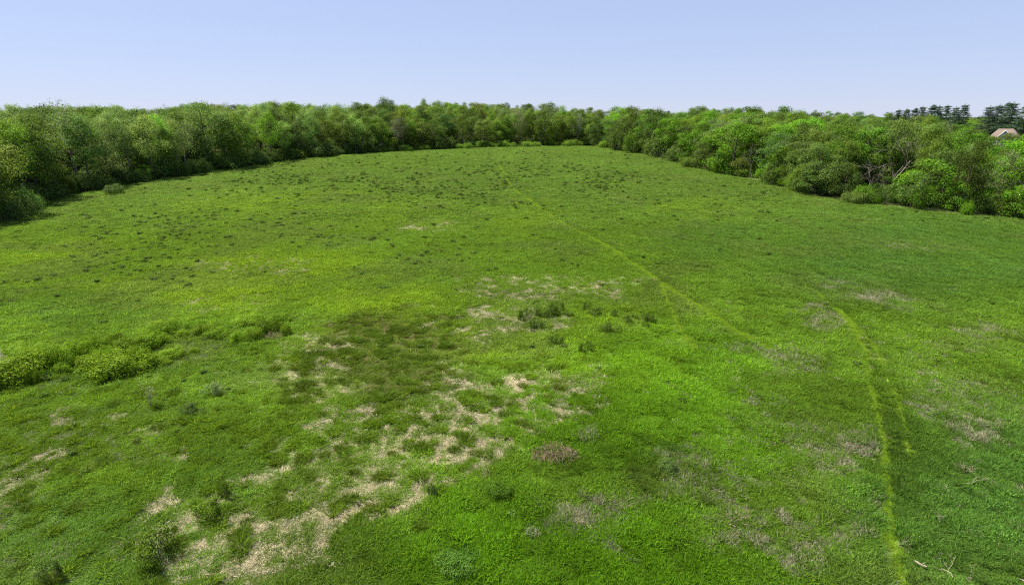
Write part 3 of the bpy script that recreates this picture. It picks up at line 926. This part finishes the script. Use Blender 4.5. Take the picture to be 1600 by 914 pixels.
# ------------------------------------------------------------------ brambles and bushes out on the meadow
BRAMBLE = [(20, 598, 90, 40), (-18, 606, 60, 40), (55, 575, 70, 30), (95, 568, 60, 28), (30, 560, 60, 22), (120, 560, 50, 26), (150, 550, 50, 24), (140, 575, 46, 20),
           (185, 585, 78, 34), (215, 570, 50, 26), (165, 562, 50, 20), (205, 548, 56, 22), (235, 543, 46, 20), (255, 522, 56, 18), (250, 535, 44, 14), (320, 520, 44, 14), (340, 527, 34, 14),
           (372, 534, 30, 14), (395, 532, 40, 18), (420, 520, 46, 22), (385, 505, 44, 12), (432, 505, 34, 12), (448, 522, 26, 14), (300, 512, 34, 10), (270, 560, 40, 14), (70, 555, 50, 16), (-5, 575, 50, 24)]
BRAMBLE = [(u, v, w * .95, h * .85) for u, v, w, h in BRAMBLE] + [(u + rng.normal(0, 26), v + rng.normal(0, 9), w * rng.uniform(.3, .6), h * rng.uniform(.28, .5)) for u, v, w, h in BRAMBLE]
for i, (u, v, w, h) in enumerate(BRAMBLE):
    shrub_px(u, v, w, h, 'bush%d' % (i % 4), jit(np.array([.108, .195, .008]), .12), '%s bright green bramble mound in the long thicket across the meadow' % ('big' if w >= 56 else ('middling' if w >= 44 else 'small')), 'bramble', 'brambles of the long thicket', 'bramble_bush')
DARKB = [(822, 500, 26, 13), (838, 494, 20, 12), (858, 493, 28, 14), (872, 488, 16, 13), (835, 512, 24, 10), (886, 494, 14, 6), (917, 485, 16, 11), (932, 494, 22, 10), (960, 497, 15, 9),
         (980, 505, 20, 8), (1008, 503, 16, 10), (1020, 505, 16, 9), (1008, 513, 12, 7), (953, 519, 20, 10), (868, 538, 18, 11), (917, 552, 24, 13), (878, 409, 8, 4), (812, 497, 12, 8), (990, 500, 9, 5)]
for i, (u, v, w, h) in enumerate(DARKB):
    shrub_px(u, v, w * 1.25, h * 1.2, 'spiky%d' % (i % 3), jit(np.array([.056, .104, .008]), .15), 'small dark green bush in the loose cluster on open grass', 'bush', 'dark bushes on the open grass', 'dark_bush')
shrub_px(352, 776, 34, 30, 'spiky0', np.array([.075, .135, .008]), 'dark leafy shrub casting shade beside pale dry grass', 'shrub')
shrub_px(336, 810, 38, 30, 'spiky1', np.array([.09, .165, .008]), 'round green shrub just downhill of the dark leafy one', 'shrub')
shrub_px(250, 872, 72, 44, 'spiky2', np.array([.085, .15, .010]), 'wide dark shrub in front of a bare earth gap', 'shrub')
shrub_px(80, 912, 34, 30, 'spiky0', L_DARK * .9, 'dark shrub standing downhill of the wide dark shrub, apart from the dry grass', 'shrub')
shrub_px(300, 645, 30, 12, 'spiky1', L_DARK * 1.1, 'pair of dark low bushes near a thin sapling', 'shrub')
shrub_px(676, 778, 16, 18, 'spiky2', L_DARK * 1.1, 'dark tuft beside a bare pink earth patch', 'shrub')
shrub_px(778, 775, 56, 16, 'bush2', np.array([.065, .135, .010]), 'dark mounded green weeds beside the lush grass', 'weed')
shrub_px(712, 890, 56, 12, 'bush0', np.array([.072, .155, .018]), 'blue-green nettle patch in lush grass', 'weed')
shrub_px(1042, 735, 40, 13, 'bush1', np.array([.085, .150, .030]), 'grey-green thistle patch beside dry stalks', 'weed')
shrub_px(8, 585, 24, 32, 'spiky0', np.array([.42, .42, .28]), 'white-blossoming shrub at the end of the bramble thicket', 'shrub')

# ------------------------------------------------------------------ dead wood, stalks and the sapling
M_SAP = leaf_material('sapling leaves', 'object')
r = np.random.default_rng(55)


def dead_branch(name, u, v, L, label, seed, flat=.55):
    rr = np.random.default_rng(seed); b = MB(); boughs = []

    def grow(mb_, p, d, l, rad, k):
        e1 = p + d * l * .5; e = e1 + norm(d + rr.normal(0, .3, 3)) * l * .5
        mb_.tube([p, e1, e], [rad, rad * .8, rad * .55], 5)
        if k == 0: return
        for j in range(rr.integers(2, 4)):
            dd = norm(d + rr.normal(0, .6, 3) + [0, 0, .12])
            m2 = mb_
            if k == 3:
                m2 = MB(); boughs.append(m2)
            grow(m2, p + (e - p) * rr.uniform(.4, 1), dd, l * rr.uniform(.5, .75), rad * .55, k - 1)
    a = rr.uniform(0, 6.28)
    grow(b, np.zeros(3), norm(np.array([math.cos(a), math.sin(a), flat])), L * .42, .015 * L, 3)
    x, y, z = ground_at(u, v)
    root = bpy.data.objects.new(name, None); COL.objects.link(root); root.location = (x, y, z + .05)
    root['label'] = label; root['category'] = 'dead branch'
    link('limb', b.mesh('limb', [M_DEADWOOD]), root)
    for m2 in boughs: link('bough', m2.mesh('bough', [M_DEADWOOD]), root)


dead_branch('dead_branch', 1475, 884, 1.7, 'forked bleached branch sticking up from cool green grass', 1, 1.4)
dead_branch('dead_branch', 1492, 912, 1.9, 'tangled bleached branch below the forked one', 2, .6)
dead_branch('dead_branch', 1466, 820, 1.2, 'small pale forked twig standing in grass above the forked branch', 3, 1.6)
dead_branch('dead_branch', 1510, 756, 1.4, 'pale bent branch lying under a grey dead bush', 4, .3)
dead_branch('dead_branch', 1585, 905, 1.8, 'bleached branch lying in long cool grass', 5, .4)
dead_branch('dead_branch', 1518, 905, 1.6, 'bleached branch lying flat between two others', 6, .2)


def dead_bush(u, v, w, h, n, label, mat, seed, lean=.5, name='dead_bush', cat='dead bush', rad=.011):
    rr = np.random.default_rng(seed); a = MB(); t = MB()
    x, y, z = ground_at(u, v)
    dep = y * CP - (z - CAM_H) * SP
    W = w * dep / FPX * .5; H = h * dep / FPX
    for i in range(int(n * .7)):
        an = rr.uniform(0, 6.28); q = math.sqrt(rr.uniform()) * W * .8
        p = np.array([math.cos(an) * q, math.sin(an) * q * .7, -.05])
        d = norm(np.array([rr.normal(0, lean), rr.normal(0, lean), 1.0]))
        L = H * .75 * rr.uniform(.5, 1.1) * (1.15 - .5 * q / W)
        e = p + d * L; m = (p + e) / 2 + rr.normal(0, .06, 3)
        a.tube([p, m, e], [rad, rad * .8, rad * .45], 3)
        for k in range(3):
            s = p + (e - p) * rr.uniform(.4, .95)
            t.tube([s, s + norm(d + rr.normal(0, .8, 3)) * L * rr.uniform(.15, .4)], [rad * .5, rad * .3], 3)
    root = bpy.data.objects.new(name, None); COL.objects.link(root); root.location = (x, y, z)
    root['label'] = label; root['category'] = cat
    link('stems', a.mesh('stems', [mat]), root); link('twigs', t.mesh('twigs', [mat]), root)


M_BROWN = plain('brown dead stems', (.24, .18, .115), .9, 10, .35, .2)
M_GREYSTEM = plain('grey dead stems', (.30, .26, .17), .9, 10, .35, .2)
dead_bush(868, 716, 90, 28, 420, 'brown-pink heap of dead brush on green grass', M_BROWN, 11, .6, rad=.016)
dead_bush(920, 690, 50, 44, 36, 'thin pale dead stalks behind the brown brush heap', M_GREYSTEM, 12, .3)
dead_bush(905, 815, 80, 30, 90, 'tangle of pale dead stalks flattened in lush grass', M_GREYSTEM, 13, .9)
dead_bush(960, 790, 70, 26, 70, 'second tangle of pale dead stalks with grey weeds', M_GREYSTEM, 14, .8)
dead_bush(1506, 735, 34, 18, 90, 'grey twiggy dead bush in cool green grass', M_GREYSTEM, 15, .6)
dead_bush(1145, 815, 50, 34, 90, 'sparse pale stalks standing in green grass', M_GREYSTEM, 16, .6)
dead_bush(425, 530, 40, 18, 140, 'mauve-brown dead shrub at the end of the bramble thicket', M_BROWN, 17, .5)
dead_bush(1330, 700, 50, 22, 110, 'pale dead grass stalks beside the bright curving track', M_GREYSTEM, 18, .7)
dead_bush(1368, 470, 14, 10, 24, 'few pale stalks standing on a straw patch', M_GREYSTEM, 19, .5)

# sapling
sb = MB(); lb = MB(); rr = np.random.default_rng(77)
for k in range(9):
    e = np.array([rr.normal(0, .5), rr.normal(0, .4), rr.uniform(1.4, 2.6)])
    sb.tube([(0, 0, -.1), (e[0] * .3, e[1] * .3, e[2] * .55), e], [.016, .011, .005], 4)
    for j in range(5):
        blob_leaves(lb, e * rr.uniform(.5, 1) + rr.normal(0, .12, 3), .14, 7, .10, rr)
x, y, z = ground_at(236, 636)
root = bpy.data.objects.new('sapling', None); COL.objects.link(root); root.location = (x, y, z)
root['label'] = 'thin wispy sapling standing alone on the grass below the brambles'; root['category'] = 'sapling'
link('stems', sb.mesh('stems', [M_GREYSTEM]), root)
o = link('foliage', lb.mesh('foliage', [M_LEAF]), root); o.color = (.19, .25, .07, 1)
shrub_px(335, 620, 24, 20, 'spiky1', np.array([.17, .24, .08]), 'pale green upright shrub near the thin sapling', 'shrub')

# pieces of pale wood lying in the grass
def log(u, v, L, rad, rz, label):
    b = MB(); rr = np.random.default_rng(int(u))
    n = 7; t = np.linspace(-.5, .5, n) * L
    b.tube(np.stack([t, rr.normal(0, .03, n), rr.normal(0, .02, n) + rad * .9], 1), rad * (1 - .3 * np.abs(np.linspace(-1, 1, n)) ** 2) * rr.uniform(.85, 1.1, n), 8)
    x, y, z = ground_at(u, v)
    k = MB(); k.tube([(.1 * L, 0, rad), (.22 * L, .06, rad * 2.4), (.3 * L, .12, rad * 3.2)], [rad * .4, rad * .3, rad * .15], 5)
    root = bpy.data.objects.new('fallen_log', None); COL.objects.link(root); root.location = (x, y, z + .22); root.rotation_euler = (0, .12, rz)
    root['label'] = label; root['category'] = 'log'
    link('stem', b.mesh('stem', [M_DEADWOOD], True), root); link('branch_stub', k.mesh('branch_stub', [M_DEADWOOD], True), root)


log(1436, 888, .5, .05, -.7, 'short bleached log lying by the wheel track')
log(1309, 597, .7, .05, -.3, 'pale broken stick lying on bright grass beside the curving track')

# ------------------------------------------------------------------ the house
def house():
    hx, hy = HOUSE; gzz = float(height(hx, hy))
    root = bpy.data.objects.new('house', None); COL.objects.link(root)
    W, D, eave, ridge = 10.0, 7.6, 0, 0
    _, vroof = 0, 0
    ztop = CAM_H + top_height(hx, hy, 202) + gzz - CAM_H
    ridge = ztop - gzz; eave = ridge - 3.6
    root.location = (hx, hy, gzz); root.rotation_euler = (0, 0, math.radians(-40))
    root['label'] = 'tan-roofed house half hidden by trees below the pines'; root['category'] = 'house'
    m_wall = plain('grey siding', (.36, .40, .46), .7, 3, .12, .05); m_roof = plain('tan shingles', (.135, .105, .088), .9, 5, .22, .4)
    m_trim = plain('white trim', (.78, .78, .76), .6, 4, .05, 0); m_glass = plain('window glass', (.03, .04, .05), .1, 3, .1, 0, .6)

    def box(x0, x1, y0, y1, z0, z1):
        v = [(x, y, z) for z in (z0, z1) for (x, y) in ((x0, y0), (x1, y0), (x1, y1), (x0, y1))]
        return v, [(0, 3, 2, 1), (4, 5, 6, 7), (0, 1, 5, 4), (1, 2, 6, 5), (2, 3, 7, 6), (3, 0, 4, 7)]

    def part(name, pieces, mat, parent=root):
        b = MB()
        for v, f in pieces: b.add(v, f)
        return link(name, b.mesh(name, [mat]), parent)
    a, d = W / 2, D / 2
    part('wall', [box(-a, a, -d, d, -.5, eave)], m_wall)
    o_ = .5; hip = 2.6; th = .16
    lo = [(-a - o_, -d - o_, eave - .12), (a + o_, -d - o_, eave - .12), (a + o_, d + o_, eave - .12), (-a - o_, d + o_, eave - .12), (-a + hip, 0, ridge), (a - hip, 0, ridge)]
    up = [(x, y, z + th) for x, y, z in lo]
    b = MB()
    b.add(lo + up, [(6, 7, 11, 10), (8, 9, 10, 11), (0, 4, 5, 1), (2, 5, 4, 3), (0, 1, 7, 6), (1, 2, 8, 7), (2, 3, 9, 8), (3, 0, 6, 9)])
    b.add(lo + up, [(7, 8, 11), (9, 6, 10), (1, 5, 2), (3, 4, 0)])
    rf = link('roof', b.mesh('roof', [m_roof]), root)
    # cross gable towards the field
    gw, gz0, gz1 = 2.3, eave + .35, eave + 3.1
    yf = -d - 1.3
    g = MB()
    g.add([(-gw, yf, -.5), (gw, yf, -.5), (gw, yf, gz0), (-gw, yf, gz0), (-gw, -d, -.5), (gw, -d, -.5), (gw, -d, gz0), (-gw, -d, gz0)], [(0, 1, 2, 3), (1, 5, 6, 2), (4, 0, 3, 7)])
    g.add([(-gw, yf, gz0), (gw, yf, gz0), (0, yf, gz1)], [(0, 1, 2)])
    ga = link('gable', g.mesh('gable', [m_wall]), root)
    for s in (-1, 1):
        v = [(0, yf - .4, gz1 + .05), (s * (gw + .45), yf - .4, gz0 - .45), (s * (gw + .45), -1.5, gz0 - .45), (0, -1.5, gz1 + .05)]
        v += [(x, y, z + .16) for x, y, z in v]
        part('gable_roof', [(v, [(0, 1, 2, 3), (7, 6, 5, 4), (0, 4, 5, 1), (1, 5, 6, 2), (2, 6, 7, 3), (3, 7, 4, 0)])], m_roof, rf)
        tv = [(0, yf - .46, gz1 + .16), (s * (gw + .45), yf - .46, gz0 - .34), (s * (gw + .45), yf - .46, gz0 - .62), (0, yf - .46, gz1 - .12)]
        tv += [(x, y + .05, z) for x, y, z in tv]
        part('trim', [(tv, [(0, 1, 2, 3), (7, 6, 5, 4), (0, 4, 5, 1), (2, 6, 7, 3)])], m_trim, ga)
    for cx, cy, wv, zc in ((0, yf - .03, 1.0, eave - .9), (-4.4, -d - .03, 1.1, eave - 1.6), (4.2, -d - .03, 1.1, eave - 1.6), (-2.9, -d - .03, .9, eave - 1.6)):
        w_ = part('window', [box(cx - wv / 2, cx + wv / 2, cy - .03, cy, zc - .7, zc + .7)], m_trim)
        for sx in (-1, 1):
            part('pane', [box(cx + sx * wv * .23 - wv * .18, cx + sx * wv * .23 + wv * .18, cy - .05, cy - .033, zc - .6, zc + .6)], m_glass, w_)


house()

# ------------------------------------------------------------------ rush tussocks and weed clumps, one by one


def blades(mb, n, R, rad, hgt, width, lean, seed_r, mat=0, tip=.15, segs=2, droop=.25):
    """n tapering curved blades rooted in a disc of radius rad"""
    r = seed_r
    a = r.uniform(0, 6.283, n); q = np.sqrt(r.uniform(0, 1, n)) * rad
    P = np.stack([np.cos(a) * q, np.sin(a) * q, np.full(n, -.04)], 1)
    az = r.uniform(0, 6.283, n)
    ln = np.abs(r.normal(0, lean, n))
    d = np.stack([np.cos(az) * np.sin(ln), np.sin(az) * np.sin(ln), np.cos(ln)], 1)
    if R: d = norm(d + P / max(rad, .01) * R * [1, 1, 0])
    L = hgt * r.uniform(.55, 1.15, n)
    side = norm(np.cross(d, norm(r.normal(size=(n, 3))))) * (width * r.uniform(.7, 1.3, n))[:, None] * .5
    out = norm(np.stack([d[:, 0], d[:, 1], -.25 * np.ones(n)], 1))
    m = P + d * (L * .55)[:, None]
    e = P + d * L[:, None] + out * (L * droop)[:, None] * r.uniform(.2, 1.2, n)[:, None]
    V = np.stack([P - side, P + side, m + side * .8, m - side * .8, e], 1).reshape(-1, 3)
    i = np.arange(n)[:, None] * 5
    at = np.repeat(r.uniform(0, 1, n), 5)
    F4 = i + [0, 1, 2, 3]; F3 = i + [3, 2, 4]
    n0 = mb.n
    mb.add(V, F4, mat, at)
    mb.f.append(F3 + n0); mb.m.append(np.full(n, mat))


rush_me = []
for k in range(4):
    b = MB(); blades(b, 300, 1.1, .26, .66, .026, .42, np.random.default_rng(400 + k), droop=.35); rush_me.append(b.mesh('rush_tussock', [M_BLADE]))
weed_me = []
for k in range(4):
    b = MB(); rr = np.random.default_rng(430 + k)
    for j in range(7):
        a = rr.uniform(0, 6.28); q = rr.uniform(.05, .4)
        blob_leaves(b, (math.cos(a) * q, math.sin(a) * q, rr.uniform(.18, .42)), rr.uniform(.16, .26), 26, .15, rr, 1.0, .4)
    blades(b, 30, .5, .35, .5, .035, .3, rr)
    weed_me.append(b.mesh('weed_clump', [M_BLADE]))


def sample_field(n, umin=-90, umax=1690, vmin=232, vmax=980):
    """field points spread evenly over the ground in view"""
    x = rng.uniform(-190, 190, n); y = rng.uniform(12, 330, n)
    z = height(x, y); u, v, d = project(x, y, z)
    k = (u > umin) & (u < umax) & (v > vmin) & (v < vmax) & in_poly(x, y, FIELD)
    return x[k], y[k]


# rushes
xs, ys = sample_field(160000, vmin=380, vmax=960)
I = place_info(xs, ys); I['x'] = xs; I['y'] = ys
left = sm(150, -150, I['u'] - 800 + (I['v'] - 690) * 1.4)
prob = np.maximum(I['rush'] ** 1.5 * .75, left * sm(520, 640, I['v']) * .35 * sm(.40, .58, I['n2']))
k = rng.uniform(size=len(xs)) < prob
xs, ys = xs[k], ys[k]
keep = []
grid = {}
for i in rng.permutation(len(xs)):
    c = (int(xs[i] / .7 + 900), int(ys[i] / .7))
    if c in grid: continue
    grid[c] = 1; keep.append(i)
xs, ys = xs[keep], ys[keep]
I = place_info(xs, ys)
big = np.argsort(I['dep'])
sc = rng.uniform(.5, 1.0, len(xs)) * np.where(I['rush'] > .3, 1.0, .9); rt = np.array([.062, .106, .007])
r_s = sc / I['dep']
order = np.argsort(-r_s * (1 + 1.2 * I['rush']))
print('rush', len(xs))
for j, i in enumerate(order[:290]):
    o = link('rush_tussock', rush_me[j % 4])
    o.location = (xs[i], ys[i], I['z'][i]); o.rotation_euler = (0, 0, rng.uniform(0, 6.28)); o.scale = (sc[i] * 1.1, sc[i] * 1.1, sc[i])
    o.color = (*jit(rt, .18), 1)
    inp = I['rush'][i] > .35
    o['label'] = 'dark olive rush tussock in the dense rush bed' if inp else 'dark olive tussock on the mottled dry grass outside the rush bed'
    o['category'] = 'tussock'; o['group'] = 'tussocks of the rush bed' if inp else 'tussocks on the mottled grass'
rest = order[290:]
rush_t = [m.copy() for m in rush_me]
for m in rush_t: m.materials[0] = M_GRASS
nr = len(rest)
scatter('rushes', np.stack([xs[rest], ys[rest], I['z'][rest]], 1), np.stack([np.zeros(nr), np.zeros(nr), rng.uniform(0, 6.28, nr)], 1),
        np.repeat(sc[rest][:, None], 3, 1), np.array([jit(rt, .18) for _ in rest]).reshape(-1, 3), rng.integers(0, 4, nr), rush_t, 'smaller rushes filling in among the tussocks', 'rushes')

# dark weed clumps on the slope
xs, ys = sample_field(120000, vmin=236, vmax=960)
I = place_info(xs, ys)
cl = fbm(xs / 9, ys / 12, 131, 3)
prob = np.clip(I['weed'] * sm(.36, .62, cl) * .42 + .016, 0, 1)
k = rng.uniform(size=len(xs)) < prob
xs, ys = xs[k], ys[k]; I = place_info(xs, ys)
sc = rng.uniform(.40, 1.0, len(xs)) ** 1.3 * .92 * np.clip(.6 + I['dep'] / 220, .6, 1.35)
wt = np.array([.058, .100, .016])
order = np.argsort(-sc / I['dep'])
print('weeds', len(xs))
for j, i in enumerate(order[:280]):
    o = link('weed_clump', weed_me[j % 4])
    o.location = (xs[i], ys[i], I['z'][i]); o.rotation_euler = (0, 0, rng.uniform(0, 6.28)); o.scale = (sc[i] * 1.15, sc[i] * 1.15, sc[i])
    o.color = (*jit(wt, .2), 1)
    o['label'] = '%s dark green weed clump dotting the open grass slope' % ('broader' if sc[i] > 1.0 else ('small' if sc[i] > .75 else 'tiny'))
    o['category'] = 'weed'; o['group'] = 'dark weed clumps on the slope'
rest = order[280:]; nr = len(rest)
weed_t = [m.copy() for m in weed_me]
for m in weed_t: m.materials[0] = M_GRASS
scatter('weeds', np.stack([xs[rest], ys[rest], I['z'][rest]], 1), np.stack([np.zeros(nr), np.zeros(nr), rng.uniform(0, 6.28, nr)], 1),
        np.stack([sc[rest] * 1.15, sc[rest] * 1.15, sc[rest]], 1), np.array([jit(wt, .2) for _ in rest]).reshape(-1, 3), rng.integers(0, 4, nr), weed_t,
        'dark weeds peppering the far slope below the crest', 'weeds')

# ------------------------------------------------------------------ grass
gt = []
for k in range(6):
    b = MB(); blades(b, 110, .25, .5, .36, .032, .70, np.random.default_rng(500 + k), droop=.5); gt.append(b.mesh('grass_tuft', [M_GRASS]))
for k in range(3):                                   # broad-leaved low forbs
    b = MB(); rr = np.random.default_rng(520 + k)
    n = 120; a = rr.uniform(0, 6.28, n); q = np.sqrt(rr.uniform(0, 1, n)) * .5
    Pp = np.stack([np.cos(a) * q, np.sin(a) * q, rr.uniform(.04, .32, n) * (1.1 - q)], 1)
    leaves(b, Pp, norm(rr.normal(0, .7, (n, 3)) + [0, 0, 1]), .085, rr)
    blades(b, 30, .25, .5, .30, .03, .4, rr); gt.append(b.mesh('forb_tuft', [M_GRASS]))
for k in range(4):                                   # straw lying down
    b = MB(); blades(b, 95, .1, .5, .40, .024, 1.15, np.random.default_rng(540 + k), droop=.35); gt.append(b.mesh('straw_tuft', [M_STRAW]))
for k in range(3):                                   # coarse turf for the far slope
    b = MB(); blades(b, 120, .15, .5, .30, .045, .6, np.random.default_rng(560 + k), droop=.4); gt.append(b.mesh('turf_tuft', [M_GRASS]))

for k in range(3):                                   # taller tussocks standing out of the sward
    b = MB(); blades(b, 110, 1.0, .15, .44, .028, .40, np.random.default_rng(580 + k), droop=.4); gt.append(b.mesh('clump_tuft', [M_GRASS]))

bands = [(0, 48, 13.0, 1.0, 0), (44, 112, 6.5, 1.45, 0), (105, 340, 2.6, 2.3, 0), (0, 75, 22.0, .5, 1)]
PP, RR, SS, CC, VV = [], [], [], [], []
for (d0, d1, den, s, fine) in bands:
    ymax = d1 + 5; xmax = d1 * 1.36 + 10
    n = int(den * 2 * min(xmax, 190) * (ymax - 3))
    x = rng.uniform(-min(xmax, 190), min(xmax, 190), n); y = rng.uniform(3, ymax, n)
    z = height(x, y); u, v, dp = project(x, y, z)
    k = (dp > d0) & (dp < d1) & (u > -430) & (u < 2030) & (v < 1900) & in_poly(x, y, FIELD)
    x, y = x[k], y[k]
    I = place_info(x, y)
    if fine:                                         # small tufts and straw where the sward is broken
        k = (np.maximum(I['tan'], I['thatch']) > .12) | (I['rush'] > .25)
        x, y = x[k], y[k]; I = {q: w_[k] for q, w_ in I.items()}
    I['x'] = x; I['y'] = y; n = len(x)
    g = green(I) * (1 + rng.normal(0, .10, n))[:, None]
    pt = np.clip(I['tan'], 0, 1); ph = np.maximum(np.clip(I['thatch'], 0, 1), .65 * I['rush'] * sm(.4, .6, I['n0'])); 
    ru = rng.uniform(size=n)
    straw = ru < np.maximum(pt * .85, ph * .82)
    forb = (~straw) & (rng.uniform(size=n) < .03 + .04 * I['cool'] + .05 * sm(.5, .65, I['n2']))
    var = np.where(straw, rng.integers(9, 13, n), np.where(forb, rng.integers(6, 9, n), rng.integers(0, 6, n) if s < 2 else rng.integers(13, 16, n)))
    tanc = mixc(np.repeat(C_TAN[None], n, 0), C_THATCH, np.clip(ph / (pt + ph + .01), 0, 1)) * rng.uniform(.6, 1.3, n)[:, None]
    tanc = np.where((I['rush'] > .3)[:, None] & (ph > pt)[:, None], np.array([.20, .145, .085]) * rng.uniform(.7, 1.3, n)[:, None], tanc)
    g = mixc(g, C_TRACK, I['track'] * .75)
    c = np.where(straw[:, None], tanc, g)
    hump = (.16 + 1.25 * sm(.30, .70, I['n1'])) * (.7 + .6 * I['n2'])
    hz = np.where(straw, np.where(ph > pt, 1.0, .6), hump) * rng.uniform(.75, 1.25, n) * (1 + .25 * I['vivid'] + .25 * I['cool'])
    mott = sm(150, -150, I['u'] - 800 + (I['v'] - 690) * 1.4) * sm(470, 600, I['v'])
    hz = hz * (1 - .40 * mott) * (1 - .62 * I['rush']) * (1 - .70 * I['track']) * np.where((pt > .5) & ~straw, .75, 1)
    if s > 2: hz *= .85
    if fine: hz *= .75
    drop = ((pt > .75) & (rng.uniform(size=n) < .15)) | ((I['track'] > .35) & (rng.uniform(size=n) < .6))          # gaps where bare earth shows
    kk = ~drop
    PP.append(np.stack([x, y, I['z']], 1)[kk])
    rr_ = np.stack([rng.normal(0, .10, n), rng.normal(0, .10, n), rng.uniform(0, 6.28, n)], 1); RR.append(rr_[kk])
    sx = s * rng.uniform(.8, 1.25, n)
    if not fine: sx = np.where((pt > .15) | straw, sx * .6, sx)
    for pl, w in zip(TRACKS, TRACK_W):
        td = seg_dist(x, y, pl); on = td < w * .5 + .34 * s
        sx = np.where(on, np.clip(td * 1.5, .35, 3.6), sx); hz = np.where(td < w * .8, hz * .55, hz)
        side = sm(1.5, .5, td) * sm(w * .8, w * 1.4, td); hz = hz * (1 + .12 * side); c = np.where((~straw)[:, None], c * (1 - .15 * side)[:, None], c)
    SS.append(np.stack([sx, sx, hz], 1)[kk]); CC.append(np.clip(c, .002, .8)[kk]); VV.append(var[kk])
for pl, w, st in zip(TRACKS, TRACK_W, TRACK_S):          # short pressed grass along the wheel tracks
    pl = np.array(pl); sl = np.concatenate([[0], np.cumsum(np.hypot(*np.diff(pl, axis=0).T))])
    n = int(sl[-1] * 26 * w * 1.6 * st); q = rng.uniform(0, sl[-1], n)
    x = np.interp(q, sl, pl[:, 0]) + rng.normal(0, w * .42, n); y = np.interp(q, sl, pl[:, 1]) + rng.normal(0, w * .42, n)
    PP.append(np.stack([x, y, height(x, y)], 1)); RR.append(np.stack([rng.normal(0, .1, n), rng.normal(0, .1, n), rng.uniform(0, 6.28, n)], 1))
    z_ = rng.uniform(.35, .75, n); SS.append(np.stack([rng.uniform(.3, .55, n), rng.uniform(.3, .55, n), z_], 1))
    CC.append(C_TRACK[None] * rng.uniform(.75, 1.15, n)[:, None]); VV.append(rng.integers(0, 6, n))
for (d0, d1, den) in ((0, 50, 5.0), (48, 115, 2.0), (112, 330, .5)):
    xm = min(d1 * 1.36 + 10, 190); n = int(den * 2 * xm * (d1 - 3))
    x = rng.uniform(-xm, xm, n); y = rng.uniform(3, d1 + 5, n)
    z = height(x, y); u, v, dp = project(x, y, z)
    k = (dp > d0) & (dp < d1) & (u > -430) & (u < 2030) & (v < 1900) & in_poly(x, y, FIELD)
    x, y = x[k], y[k]; I = place_info(x, y); I['x'] = x; I['y'] = y; n = len(x)
    mott = np.maximum(sm(150, -150, I['u'] - 800 + (I['v'] - 690) * 1.4) * sm(430, 560, I['v']), I['rush'])
    k = (rng.uniform(size=n) < np.clip((.25 + .5 * sm(.45, .65, fbm(x / 3, y / 3, 171, 3)) - .1 * mott) * (1 - .8 * sm(.15, .5, I['tan'])) * (1 - .75 * I['rush']), 0, 1)) & (I['track'] < .3)
    x, y, mott = x[k], y[k], mott[k]; I = {q: w_[k] for q, w_ in I.items()}; n = len(x)
    g = green(I); g = mixc(g, np.array([.092, .165, .007]), .6 * mott) * rng.uniform(.72, 1.18, n)[:, None]
    PP.append(np.stack([x, y, I['z']], 1)); RR.append(np.stack([rng.normal(0, .12, n), rng.normal(0, .12, n), rng.uniform(0, 6.28, n)], 1))
    q = rng.uniform(.55, 1.25, n); SS.append(np.stack([q * 1.15, q * 1.15, q * rng.uniform(.7, 1.2, n)], 1)); CC.append(np.clip(g, .002, .8)); VV.append(rng.integers(16, 19, n))
PP, RR, SS, CC, VV = map(np.concatenate, (PP, RR, SS, CC, VV))
print('grass', len(PP))
dry = (VV >= 9) & (VV < 13)
scatter('grass', PP[~dry], RR[~dry], SS[~dry], CC[~dry], VV[~dry], gt, 'uneven green grass and low weeds covering the meadow', 'grass')
scatter('dry_grass', PP[dry], RR[dry], SS[dry], CC[dry], VV[dry] - 9, gt[9:13], 'pale dead straw lying in patches on the meadow', 'dry grass')
